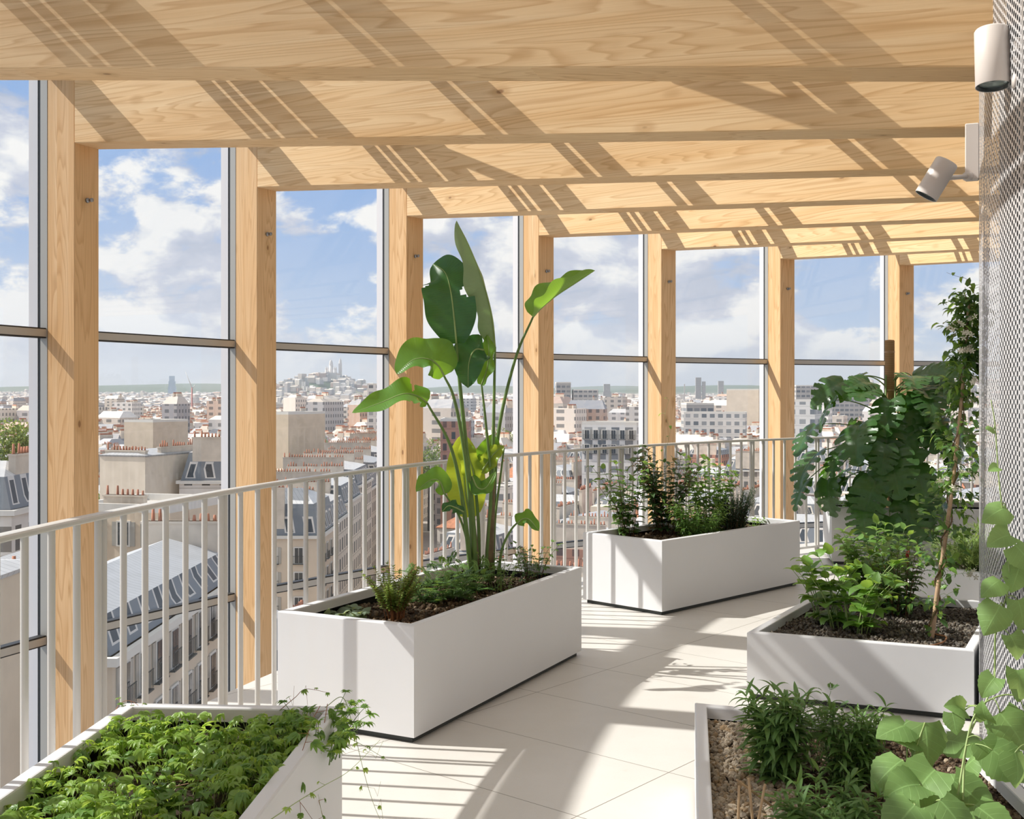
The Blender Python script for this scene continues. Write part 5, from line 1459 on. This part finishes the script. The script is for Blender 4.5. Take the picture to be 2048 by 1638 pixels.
def chimney(parent, x, y, z, ln, along='y', th=0.55, h=2.2, seed=0, low=3.0):
    mb = MB(); rng = random.Random(seed)
    hx, hy = (th / 2, ln / 2) if along == 'y' else (ln / 2, th / 2)
    mb.box(x - hx, x + hx, y - hy, y + hy, z - low, z + h, 0); mb.box(x - hx - 0.08, x + hx + 0.08, y - hy - 0.08, y + hy + 0.08, z + h - 0.15, z + h, 0)
    n = max(2, int(ln / 0.45))
    for k in range(n):
        if rng.random() < 0.12: continue
        o = -ln / 2 + (k + 0.5) * ln / n; px, py = (x, y + o) if along == 'y' else (x + o, y); hh = rng.choice([0.4, 0.5, 0.5, 0.8])
        V = []; F = []
        for zz, r in ((z + h, 0.13), (z + h + hh, 0.09)):
            for q in range(6): V.append((px + r * math.cos(q * PI / 3), py + r * math.sin(q * PI / 3), zz))
        F = [(q, (q + 1) % 6, 6 + (q + 1) % 6, 6 + q) for q in range(6)] + [tuple(range(6, 12))]
        mb.add(V, F, 1)
    return mb.build('chimney', [M['c_stack'], M['c_pot']], parent)

def mid_building(kind, seed):
    """template: origin on the street, front towards -y"""
    rng = random.Random(seed); root = empty('city_building', (0, 0, -500))
    w = rng.uniform(10, 14.5); d = rng.uniform(10, 13)
    if kind == 'mansard':
        h = rng.uniform(17, 21.5); mb = MB(); wallbox(mb, -w / 2, w / 2, -d / 2, d / 2, 0, h); wallbox(mb, -w / 2 - 0.3, w / 2 + 0.3, -d / 2 - 0.3, d / 2 + 0.3, h - 0.35, h, 1)
        mb.build('wall', [M['c_stone'], M['c_frame']], root)
        mb = MB(); mansard(mb, -w / 2, w / 2, -d / 2, d / 2, h, 2.7, 1.1, rng.uniform(0.8, 1.8), 0, 1); mb.build('roof', [M['c_slate'], M['c_zinc']], root)
        for k, s_ in enumerate((-1, 1)): chimney(root, s_ * (w / 2 - 0.35), rng.uniform(-1.5, 1.5), h + 3.4, rng.uniform(4, d - 3), 'y', seed=seed + k, h=rng.uniform(0.8, 1.9))
        if rng.random() < 0.6: chimney(root, rng.uniform(-2, 2), 0, h + 3.6, rng.uniform(2, 4), rng.choice('xy'), seed=seed + 7, h=1.2)
        lab = 'pale stone apartment block with slate mansard, zinc top and clay chimney pots'
    elif kind == 'zinc':
        h = rng.uniform(15, 20); mb = MB(); wallbox(mb, -w / 2, w / 2, -d / 2, d / 2, 0, h); mb.build('wall', M['c_white'] if seed % 2 else M['c_stone'], root)
        mb = MB(); mansard(mb, -w / 2 - 0.2, w / 2 + 0.2, -d / 2 - 0.2, d / 2 + 0.2, h, 0.2, 0.05, rng.uniform(1.6, 3.2), 1, 1); mb.build('roof', [M['c_slate'], M['c_zinc']], root)
        for k in range(rng.randint(1, 3)): chimney(root, rng.uniform(-w / 2 + 1, w / 2 - 1), rng.uniform(-2, 2), h + 2.4, rng.uniform(2.5, 6), rng.choice('xy'), seed=seed + k, h=1.1)
        lab = 'plain apartment block under a low pitched zinc roof with chimney stacks'
    elif kind == 'flat':
        h = rng.uniform(16, 21); mb = MB(); wallbox(mb, -w / 2, w / 2, -d / 2, d / 2, 0, h); mb.build('wall', M['c_white'], root)
        mb = MB(); mb.box(-w / 2 + 0.25, w / 2 - 0.25, -d / 2 + 0.25, d / 2 - 0.25, h, h + 0.06); mb.build('flat_roof', M['c_terrace'], root)
        mb = MB(); wallbox(mb, -w * 0.2, w * 0.15, -d * 0.2, d * 0.2, h, h + 2.6); mb.build('roof_cabin', M['c_blank'], root)
        lab = 'white rendered flat-roofed block with a small rooftop cabin'
    elif kind == 'tile':
        h = rng.uniform(11, 16); mb = MB(); wallbox(mb, -w / 2, w / 2, -d / 2, d / 2, 0, h); mb.build('wall', M['c_stone'], root)
        mb = MB(); mansard(mb, -w / 2 - 0.3, w / 2 + 0.3, -d / 2 - 0.3, d / 2 + 0.3, h, 0.2, 0.05, 3.4, 0, 0); mb.build('roof', [M['c_tile']], root)
        chimney(root, w * 0.25, 0, h + 3.0, 2.4, 'x', seed=seed, h=0.8)
        lab = 'lower stone building under an orange clay tile roof'
    else:
        h = rng.uniform(17, 21); mb = MB(); wallbox(mb, -w / 2, w / 2, -d / 2, d / 2, 0, h); mb.build('wall', M['c_brick'] if seed % 2 else M['c_blank'], root)
        mb = MB(); mansard(mb, -w / 2, w / 2, -d / 2, d / 2, h, 1.6, 0.8, 1.0, 0, 1); mb.build('roof', [M['c_slate'], M['c_zinc']], root)
        for s_ in (-1, 1): chimney(root, s_ * (w / 2 - 0.4), 0, h + 2.0, d - 4, 'y', seed=seed + s_, h=1.6)
        lab = 'brick or blank-walled block with a short mansard and tall chimney stacks'
    grp = {'mansard': 'mansard-roofed blocks below', 'zinc': 'zinc-roofed blocks below', 'flat': 'white flat-roofed blocks below', 'tile': 'tile-roofed houses below'}.get(kind, 'brick and blank-walled blocks below')
    return tag(root, lab, 'building', grp)
TPL = [mid_building(k, s_) for s_, k in enumerate(['mansard'] * 5 + ['zinc'] * 4 + ['flat'] * 2 + ['tile'] + ['brick'] * 2)]
TW = [21] * len(TPL)
# ---- named buildings close by
NEAR = []       # (x0,x1,y0,y1) footprints kept clear
def near_building(label, x0, x1, y0, y1, ztop_, roof='mansard', wall='c_stone', rh=2.7, rt=1.2, chim=(), windows=None, base=None, frame_mat='c_frame', balc=False, rz=0.0):
    base = GROUND if base is None else base
    cx_, cy_ = (x0 + x1) / 2, (y0 + y1) / 2
    root = empty('city_building', (cx_, cy_, base), rz, label=label, cat='building')
    NEAR.append((x0, x1, y0, y1)); w, d, h = x1 - x0, y1 - y0, ztop_ - base
    mb = MB(); wallbox(mb, -w / 2, w / 2, -d / 2, d / 2, 0, h)
    if roof in ('mansard',): wallbox(mb, -w / 2 - 0.35, w / 2 + 0.35, -d / 2 - 0.35, d / 2 + 0.35, h - 0.4, h, 1)
    mb.build('wall', [M[wall], M[frame_mat]], root)
    mb = MB()
    if roof == 'mansard': mansard(mb, -w / 2, w / 2, -d / 2, d / 2, h, rh, 1.0, rt, 0, 1); mb.build('roof', [M['c_slate'], M['c_zinc']], root)
    elif roof == 'zinc': mansard(mb, -w / 2 - 0.2, w / 2 + 0.2, -d / 2 - 0.2, d / 2 + 0.2, h, 0.2, 0.05, rt, 1, 1); mb.build('roof', [M['c_slate'], M['c_zinc']], root)
    else:
        mb.box(-w / 2 + 0.3, w / 2 - 0.3, -d / 2 + 0.3, d / 2 - 0.3, h, h + 0.08); mb.build('flat_roof', M['c_terrace'], root)
        for (a, b, c, e) in ((-w / 2, w / 2, -d / 2, -d / 2 + 0.3), (-w / 2, w / 2, d / 2 - 0.3, d / 2), (-w / 2, -w / 2 + 0.3, -d / 2 + 0.3, d / 2 - 0.3), (w / 2 - 0.3, w / 2, -d / 2 + 0.3, d / 2 - 0.3)):
            pass
        mb = MB(); 
        for (a, b, c, e) in ((-w / 2, w / 2, -d / 2, -d / 2 + 0.3), (-w / 2, w / 2, d / 2 - 0.3, d / 2), (-w / 2, -w / 2 + 0.3, -d / 2 + 0.3, d / 2 - 0.3), (w / 2 - 0.3, w / 2, -d / 2 + 0.3, d / 2 - 0.3)):
            mb.box(a, b, c, e, h, h + 0.7)
        mb.build('parapet', M['c_frame'], root)
    for k, (x, y, ln, al, hh) in enumerate(chim): chimney(root, x - cx_, y - cy_, h + (rh + rt if roof == 'mansard' else 0.5), ln, al, seed=k, h=hh, low=rh + rt + 0.3)
    if windows:
        proto = None; bproto = None
        for (face, n, rows, pitch, z0, dz) in windows:
            for r_ in range(rows):
                for c_ in range(n):
                    off_ = (c_ - (n - 1) / 2) * pitch
                    if proto is None:
                        mb = MB(); mb.box(-0.68, 0.68, -0.10, 0.05, -0.1, 2.15, 0); mb.box(-0.5, -0.04, -0.14, -0.09, 0.05, 2.0, 1); mb.box(0.04, 0.5, -0.14, -0.09, 0.05, 2.0, 1)
                        for s_ in (-1, 1): mb.box(s_ * 0.9 - 0.22, s_ * 0.9 + 0.22, -0.08, 0.0, -0.05, 2.05, 2)
                        o = mb.build('window', [M['c_frame'], M['c_win'], M['alu']], root); proto = o
                        if balc:
                            mb = MB()
                            for q in range(9): mb.box(-0.8 + q * 0.2 - 0.012, -0.8 + q * 0.2 + 0.012, -0.32, -0.296, 0, 0.95)
                            mb.box(-0.85, 0.85, -0.33, -0.29, 0.93, 0.98); mb.box(-0.85, 0.85, -0.34, 0.0, -0.12, -0.04)
                            bproto = mb.build('balcony_rail', M['c_iron'], o)
                    else:
                        o = proto.copy(); COL.objects.link(o)
                        if bproto: b2_ = bproto.copy(); COL.objects.link(b2_); b2_.parent = o
                    zz = z0 - base - r_ * dz
                    if face == 'S': o.location = (off_, -d / 2, zz); o.rotation_euler = (0, 0, 0)
                    else: o.location = (w / 2, off_, zz); o.rotation_euler = (0, 0, PI / 2)
    return root
near_building('street-side block with rows of balconied windows at lower left, seen from above', -26.5, -18.4, 52, 76, -10.5, wall='c_blank', rh=1.6, rt=1.1, chim=[(-22, 53, 5, 'x', 1.0), (-22, 75, 5, 'x', 1.0), (-25.5, 64, 4, 'y', 0.8)], windows=[('E', 9, 5, 2.6, -13.2, 3.1)], balc=True)
near_building('grey blank-walled building with chimney pots at the far lower left', -36, -21.0, 43, 50.5, -6.0, roof='zinc', wall='c_blank', rt=0.5, chim=[(-27, 43.6, 9, 'x', 0.35)])
near_building('white building with a roof terrace and small windows left of the second column', -37, -28.0, 98, 108, -8.6, roof='flat', wall='c_blank', rz=-0.25, chim=[(-33, 99, 4, 'x', 0.9)], windows=[('S', 3, 2, 2.8, -11.5, 3.3)])
near_building('beige blank gable with red chimney pots seen between the first and second columns', -50.0, -43.2, 142, 158, -6.2, roof='zinc', wall='c_blank', rt=0.6, rz=-0.32, chim=[(-46.6, 142.8, 6, 'x', 0.3), (-44, 150, 8, 'y', 0.6)])
near_building('dark mansard block with pale dormers right of the beige gable', -43.0, -35.0, 146, 160, -9.5, rh=3.6, chim=[(-39, 147, 5, 'x', 0.8), (-36, 153, 7, 'y', 0.8)])
near_building('zinc-roofed building with two dormers at the far left edge', -48, -37.2, 84, 94, -7.0, rh=2.4, rt=1.0, chim=[(-38.5, 89, 4, 'y', 0.6)])
near_building('low white-roofed building at the left edge below the dormers', -36.0, -28.8, 66, 76, -10.3, roof='zinc', wall='c_white', rt=1.4)
near_building('pink-beige corner block with grey mansard and balconied windows', -40.5, -24.8, 146, 160, -16.6, rh=4.0, rt=1.6, chim=[(-32, 146.6, 5, 'x', 0.6), (-39, 153, 8, 'y', 0.8)], wall='c_blank', windows=[('S', 4, 4, 3.4, -20.2, 3.2), ('E', 4, 4, 3.2, -20.2, 3.2)], balc=True)
near_building('building with a steep grey roof below the pink-beige corner block', -27.5, -18.5, 98, 112, -24.0, roof='mansard', rh=3.2, rt=1.6, chim=[(-20, 105, 6, 'y', 0.8)])
for k in range(9):
    near_building('stone block lining the long street, %s back from the pink-beige corner block' % ORD[k], -42 - 1.2 * (k % 2), -26.2 - 0.75 * k, 162 + k * 21, 181 + k * 21, -17.2 + 1.2 * ((k * 7) % 3), rh=2.8, chim=[(-34 - k, 163 + k * 21, 11, 'x', 1.1), (-34 - k, 180 + k * 21, 10, 'x', 0.9)])
near_building('slim white block with framed balconies behind the far long planter', 17.8, 30.8, 262, 274, -5.4, roof='flat', wall='c_white', rz=-0.3, windows=[('S', 6, 2, 2.1, -8.6, 3.4)], balc=True)
near_building('taller of two slab blocks on the skyline right of the fourth column', 27.4, 36.5, 700, 716, 9.0, roof='flat', wall='c_modern')
near_building('broader of two slab blocks on the skyline right of the fourth column', 38.0, 53.5, 700, 716, 4.4, roof='flat', wall='c_modern')
near_building('white tower block left of the sixth column', 119, 136, 600, 625, 4.2, roof='flat', wall='c_blank', rz=-0.4)
near_building('pale tower block between the sixth column and the split-leaved plant', 88.5, 97, 350, 366, -0.5, roof='flat', wall='c_white', rz=-0.4)
near_building('wide tower block with a grid of windows behind the pale tower', 176, 226, 700, 716, 7.0, roof='flat', wall='c_modern')
near_building('long grey office block right of the fifth column', 76, 88, 492, 508, -2.6, roof='flat', wall='c_modern')
near_building('low wide white office block below the grey one', 70, 94, 448, 462, -5.8, roof='flat', wall='c_white', rz=-0.25)
near_building('pinkish tower behind the leftmost paddle leaf', -64, -55, 500, 515, 6.0, roof='flat', wall='c_white')
near_building('big blank beige block between the second and third columns', -62.5, -55.5, 300, 318, -3.6, roof='flat', wall='c_blank', rz=-0.4)
near_building('broad blank pale building between the first and second columns', -115, -104, 340, 356, -6.6, roof='flat', wall='c_blank', rz=-0.4)
near_building('brick block right behind the tall stems', -19, -11.5, 300, 318, -5.4, roof='flat', wall='c_brick')

# ---- the roofs of the middle distance, each block an object
children_map()
rng = random.Random(42); placed = 0; spots_ = []
y = 84.0; row = 0
while placed < 268:
    half = 0.52 * y + 12; x = -half + rng.uniform(0, 10)
    while x < half * 0.94:
        w = 14.8
        cx_, cy_ = x + w / 2, y + rng.uniform(-2, 2)
        px = 1024 + 2259.5 * cx_ / cy_
        clear = all(not (a - 8 < cx_ < b + 8 and c - 7 < cy_ < d + 7) for a, b, c, d in NEAR)
        # keep the sight line to the named buildings close by, and the long street open
        if cy_ < 146 and cx_ < -14: clear = False
        if cy_ > 140 and -24.5 - 0.02 * cy_ < cx_ < -9 - 0.02 * cy_: clear = False
        if clear and (row * 31 + int(x)) % 13 != 0: spots_.append((cx_, cy_)); placed += 1
        x += w + rng.choice([0.5, 0.5, 0.5, 4])
        if placed >= 268: break
    y += rng.choice([13.5, 13.5, 19]); row += 1
Y_END = y
seq = []
first = set()
for i, (cx_, cy_) in enumerate(spots_):
    k = rng.choice(range(len(TPL))); 
    if k not in first: o = TPL[k]; first.add(k)
    else: o = copy_tree(TPL[k])
    drop = rng.uniform(-3.5, 0.5) + (-4 if cy_ < 110 else 0) + (-2.0 if cy_ < 160 else 0)
    o.location = (cx_, cy_, GROUND + drop); o.rotation_euler = (0, 0, rng.choice([0, 0, PI, PI / 2]) + rng.uniform(-0.12, 0.12) - (0.42 if cx_ > -10 else 0.25))
for k, o in enumerate(TPL):
    if k not in first:
        for ch in KIDS.get(o.name, []): bpy.data.objects.remove(ch)
        bpy.data.objects.remove(o)

# ---- far roofs: one mass nobody could count
def far_mat():
    m, t, out = newmat('far_roofs'); k = N(t); uv = k.tc('UV')
    wn_ = k.n('ShaderNodeTexWhiteNoise', noise_dimensions='2D'); k.l(uv, wn_.inputs['Vector'])
    cols = [srgb(226, 216, 204), srgb(196, 184, 170), srgb(240, 236, 230), srgb(176, 178, 182), srgb(210, 196, 182), srgb(150, 152, 158), srgb(188, 150, 128), srgb(232, 222, 208), srgb(120, 126, 132)]
    c = k.ramp(wn_.outputs[0], [(i / (len(cols) - 1), q) for i, q in enumerate(cols)], 'CONSTANT')
    co = k.tc(); sp = k.n('ShaderNodeSeparateXYZ'); k.l(co, sp.inputs[0])
    fl_ = k.math('LESS_THAN', k.math('FRACT', k.math('DIVIDE', sp.outputs[2], 3.1)), 0.5)
    fx_ = k.math('LESS_THAN', k.math('FRACT', k.math('DIVIDE', k.math('ADD', sp.outputs[0], sp.outputs[1]), 2.7)), 0.45)
    g = k.n('ShaderNodeNewGeometry'); sn = k.n('ShaderNodeSeparateXYZ'); k.l(g.outputs['Normal'], sn.inputs[0])
    side = k.math('LESS_THAN', k.math('ABSOLUTE', sn.outputs[2]), 0.3)
    c = k.mix(k.math('MULTIPLY', k.math('MULTIPLY', k.math('MULTIPLY', fl_, fx_), side), 0.7), c, (0.06, 0.07, 0.08))
    k.l(k.bsdf(c, 0.8, 0, 0.2), out.inputs[0]); return m
M['c_far'] = far_mat()
CH = []; nr = np.random.default_rng(8); V = []; F = []; UVs = []; nv = 0
def terrain(x, y):
    d = math.hypot(x, y)
    z = GROUND + 52 * max(0, (d - 2600) / 5200) ** 1.3 * (0.75 + 0.5 * mnoise.noise(Vector((x / 1900, y / 1900, 3))))
    return z
def hillz(x, y):
    z = terrain(x, y)
    mx, my = -372 / 2259.5 * 4600, 4600      # the hill with the domed church
    z += 62 * math.exp(-(((x - mx) / 190) ** 2 + ((y - my) / 300) ** 2)) + 40 * math.exp(-(((x - mx + 30) / 430) ** 2 + ((y - my) / 380) ** 2))
    z += 62 * math.exp(-(((x - 1150) / 330) ** 2 + ((y - 3000) / 500) ** 2)) * 1.0
    if y > 8000: z += 34 + 38 * mnoise.noise(Vector((x / 900, y / 2500, 1.5)))
    return z
count = 0
while count < 26000:
    yy = Y_END * (7400 / Y_END) ** (nr.random() ** 0.85); xx = nr.uniform(-0.50, 0.46) * yy
    if yy < 900 and any(a - 14 < xx < b + 14 and c - 10 < yy < d + 10 for a, b, c, d in NEAR): continue
    w, d = nr.uniform(8, 19), nr.uniform(8, 13); h = nr.uniform(13, 22) + (nr.random() < 0.014) * nr.uniform(8, 18)
    if yy > 3000: w *= 1.8; d *= 1.6
    a = nr.choice([-0.4, -0.4, -0.55, 1.1]) + nr.normal() * 0.1; ca, sa = math.cos(a), math.sin(a); zb = hillz(xx, yy)
    pit = nr.random() < 0.65; t_ = nr.uniform(1.5, 4.0) if pit else 0; ins = 1.5 if pit else 0
    pts = [(sx * w / 2, sy * d / 2, 0) for sx, sy in ((-1, -1), (1, -1), (1, 1), (-1, 1))] + [(sx * w / 2, sy * d / 2, h) for sx, sy in ((-1, -1), (1, -1), (1, 1), (-1, 1))]
    V += [(xx + x_ * ca - y_ * sa, yy + x_ * sa + y_ * ca, zb + z_) for x_, y_, z_ in pts]
    c1_ = nr.random(2)
    UVs += [tuple(c1_)] * 8
    F += [(nv + q, nv + (q + 1) % 4, nv + 4 + (q + 1) % 4, nv + 4 + q) for q in range(4)]; F.append((nv + 4, nv + 5, nv + 6, nv + 7)); nv += 8
    if pit:
        pts = [(sx * (w / 2), sy * (d / 2), h) for sx, sy in ((-1, -1), (1, -1), (1, 1), (-1, 1))] + [(sx * (w / 2 - ins), sy * (d / 2 - d * 0.3), h + t_) for sx, sy in ((-1, -1), (1, -1), (1, 1), (-1, 1))]
        V += [(xx + x_ * ca - y_ * sa, yy + x_ * sa + y_ * ca, zb + z_) for x_, y_, z_ in pts]; c2_ = nr.random(2); UVs += [tuple(c2_)] * 8
        F += [(nv + q, nv + (q + 1) % 4, nv + 4 + (q + 1) % 4, nv + 4 + q) for q in range(4)]; F.append((nv + 4, nv + 5, nv + 6, nv + 7)); nv += 8
    if yy < 1500:
        for q_ in range(1 + (nr.random() < 0.5)):
            ln = nr.uniform(2, 6); ox = nr.uniform(-w / 2 + 0.6, w / 2 - 0.6)
            Mx = Matrix.Translation((xx, yy, zb + h + t_)) @ Matrix.Rotation(a, 4, 'Z') @ Matrix.Translation((ox, 0, 0))
            CH.append((Mx, ln))
    count += 1
mb = MB(); mb.add(V, F, 0, UVs, smooth=False)
for Mx, ln in CH:
    mb.box(-0.35, 0.35, -ln / 2, ln / 2, -2.5, 1.3, 1, Mx); mb.box(-0.14, 0.14, -ln / 2 + 0.2, ln / 2 - 0.2, 1.3, 1.85, 2, Mx)
far = mb.build('distant_roofs', [M['c_far'], M['c_stack'], M['c_pot']])
tag(far, 'endless pale roofs of the city fading towards the horizon', 'rooftops', kind='stuff')

# ---- ground and hills
gx = np.linspace(-5200, 5200, 60); gy = np.concatenate([np.linspace(20, 2400, 30), np.linspace(2600, 11500, 40)])
V = []; F = []
for b in gy:
    for a in gx: V.append((a, b, hillz(a, b)))
nxg = len(gx)
for j in range(len(gy) - 1):
    for i in range(nxg - 1): k = j * nxg + i; F.append((k, k + 1, k + nxg + 1, k + nxg))
m_, t_, out_ = newmat('city_ground'); k_ = N(t_)
co_ = k_.tc(); nz_ = k_.noise(co_, 0.012, 6, 0.7); sp_ = k_.n('ShaderNodeSeparateXYZ'); k_.l(co_, sp_.inputs[0])
c_ = k_.mix(k_.mr(nz_, 0.4, 0.6), srgb(150, 142, 134), srgb(184, 174, 162))
c_ = k_.mix(k_.mr(sp_.outputs[2], -5, 25), c_, (0.07, 0.11, 0.045))
k_.l(k_.bsdf(c_, 0.9, 0, 0.1), out_.inputs[0]); M['ground'] = m_
mb = MB(); mb.add(V, F); g = mb.build('ground', M['ground']); tag(g, 'streets and low hills far below', kind='structure')

# ---- hilltop church with domes
cxh, cyh = -362 / 2259.5 * 4600, 4600; zh = hillz(cxh, cyh) - 6
M['c_chalk'] = plain('chalk_white_stone', srgb(214, 208, 202), 0.8)
ch = empty('domed_basilica', (cxh, cyh, zh), label='white domed hilltop church on the horizon between the second and third columns', cat='church')
def dome_prof(r, h, n=8): return [(r * math.cos(PI / 2 * i / n) ** 0.8, h * math.sin(PI / 2 * i / n)) for i in range(n)] + [(0.01, h)]
mb = MB(); mb.box(-24, 24, -30, 34, 0, 24); mb.build('nave', M['c_chalk'], ch)
for (x, y, r, z0, z1, hd, nm) in [(0, 0, 8.5, 24, 50, 26, 'main_dome'), (-17, -18, 4.2, 20, 34, 13, 'small_dome'), (17, -18, 4.2, 20, 34, 13, 'small_dome'), (-17, 18, 4.2, 20, 34, 13, 'small_dome'), (17, 18, 4.2, 20, 34, 13, 'small_dome')]:
    mb = MB(); mb.lathe([(r, z0), (r, z1)] + [(a, z1 + b) for a, b in dome_prof(r, hd)] + [(0.8, z1 + hd), (0.8, z1 + hd + 4), (0.01, z1 + hd + 6)], 16, 0, Matrix.Translation((x, y, 0))); mb.build(nm, M['c_chalk'], ch)
mb = MB(); mb.box(27, 39, 26, 38, 0, 62); mb.lathe([(6.5, 62), (5.5, 74), (2, 82), (0.01, 88)], 12, 0, Matrix.Translation((33, 32, 0))); mb.build('bell_tower', M['c_chalk'], ch)
# ---- glass court tower and other far towers
M['c_glass'] = plain('blue_glass_tower', srgb(120, 150, 176), 0.25, 0.2, 0.8)
def far_tower(label, px0, px1, py, Z, mat, steps=1, name='tower'):
    x0, x1 = (px0 - 1024) / 2259.5 * Z, (px1 - 1024) / 2259.5 * Z; zt_ = EYE + (790.3 - py) / 2259.5 * Z
    r = empty(name, ((x0 + x1) / 2, Z, GROUND), label=label, cat='building'); w = (x1 - x0) / 2; h = zt_ - GROUND
    for s_ in range(steps):
        z0, z1 = h * (0 if s_ == 0 else 0.4 + 0.6 * s_ / steps), h * (0.4 + 0.6 * (s_ + 1) / steps)
        ww = w * (1 - 0.16 * s_); mb = MB(); wallbox(mb, -ww, ww * (1 - 0.1 * s_), -w * 0.5, w * 0.5, z0, z1); mb.build('storey_block', mat, r)
    return r
far_tower('stepped blue glass tower alone on the horizon between the first and second columns', 337, 352, 752, 6500, M['c_glass'], 3)
far_tower('tallest of the grey towers on the horizon right of the fifth column', 1391, 1402, 755, 3400, M['c_modern'])
far_tower('narrow grey tower beside the tallest far one', 1404, 1411, 763, 3400, M['c_modern'])
far_tower('squat grey tower on the horizon left of the sixth column', 1436, 1447, 762, 3300, M['c_modern'])
far_tower('wide hazy tower on the horizon left of the fifth column', 1206, 1222, 768, 3000, M['c_modern'], 2)
far_tower('white block on the wooded hill at the right', 1895, 1925, 762, 2400, M['c_white'])
far_tower('thin church spire on the skyline right of the fifth column', 1368, 1370, 768, 1500, M['c_chalk'])
# crane
Zc = 1500; cr = empty('tower_crane', (-640 / 2259.5 * Zc, Zc, GROUND), label='tall red and white crane with raised jib left of the second column', cat='crane')
P_ = lambda x, y: Vector(((x - 1024) / 2259.5 * Zc, 0, EYE + (790.3 - y) / 2259.5 * Zc)) - Vector((-640 / 2259.5 * Zc, 0, GROUND))
mb = MB(); mb.tube([P_(384, 930), P_(384, 775)], 0.9, 4); mb.build('mast', plain('crane_red', srgb(176, 96, 84), 0.6), cr)
mb = MB(); mb.tube([P_(385, 778), P_(371, 744)], [0.8, 0.3], 4); mb.tube([P_(385, 778), P_(390, 770)], 0.6, 4); mb.build('jib', plain('crane_white', srgb(220, 216, 210), 0.6), cr)
# ---- trees
def tree(label, X, Y, top, r, seed):
    rg = random.Random(seed); t = empty('tree', (X, Y, GROUND), label=label, cat='tree', group='trees among the roofs')
    h = top - GROUND; mb = MB(); mb.tube([(0, 0, 0), (0.2, 0, h * 0.5), (0, 0, h * 0.75)], [0.5, 0.4, 0.15], 8); mb.build('trunk', M['c_trunk'], t)
    Lf = Leaves(); ng = np.random.default_rng(seed); tp = leaf_tpl('ovate', 1, 0.8, 3, 1, 0.2, 0.4); cc = [(ng.normal() * r * 0.42, ng.normal() * r * 0.42, h - r * ng.uniform(0.5, 2.0)) for _ in range(9)]
    for k in range(1500):
        c_ = np.array(cc[k % 9]); u = rnd_unit(ng); p = c_ + u * r * 0.55 * (0.75 + 0.3 * ng.random()); p[2] = min(p[2], h)
        Lf.put(tp, p, u + ng.normal(size=3) * 0.5, u, ng.uniform(0.5, 1.0) * r * 0.16)
    Lf.build('crown', M['c_treeleaf'], t); return t
M['c_treeleaf'] = leaf_mat('tree_leaves', (0.15, 0.21, 0.07), trans=(0.35, 0.42, 0.08), veins=0, rough=0.8)
for k, (px, py, Z, r, lab) in enumerate([(8, 838, 240, 5.2, 'leafy tree at the left edge of the view'), (45, 836, 238, 4.6, 'leafy tree just right of the one at the left edge'), (215, 975, 150, 2.2, 'small green tree beside the beige gable'), (858, 878, 330, 5.5, 'round dark tree left of the tall stems'),
                                       (1010, 852, 420, 4.5, 'small round tree right of the tall stems'), (1300, 858, 430, 5, 'tree left of the fifth column'), (632, 868, 360, 3.5, 'small tree among roofs left of the third column')]):
    tree(lab, (px - 1024) / 2259.5 * Z, Z, EYE - (py - 790.3) / 2259.5 * Z, r, k)
# ================================================================== summer haze over the city
m_, t_, out_ = newmat('haze')
vs_n = t_.nodes.new('ShaderNodeVolumeScatter'); vs_n.inputs['Color'].default_value = (0.86, 0.92, 1.0, 1); vs_n.inputs['Density'].default_value = 1 / 11000.0; vs_n.inputs['Anisotropy'].default_value = 0.2
t_.links.new(vs_n.outputs[0], out_.inputs['Volume'])
mb = MB(); mb.box(-6500, 6500, 120, 12500, GROUND - 5, 330)
hz = mb.build('haze', m_); tag(hz, 'thin blue summer haze over the distant city', 'haze', kind='stuff')
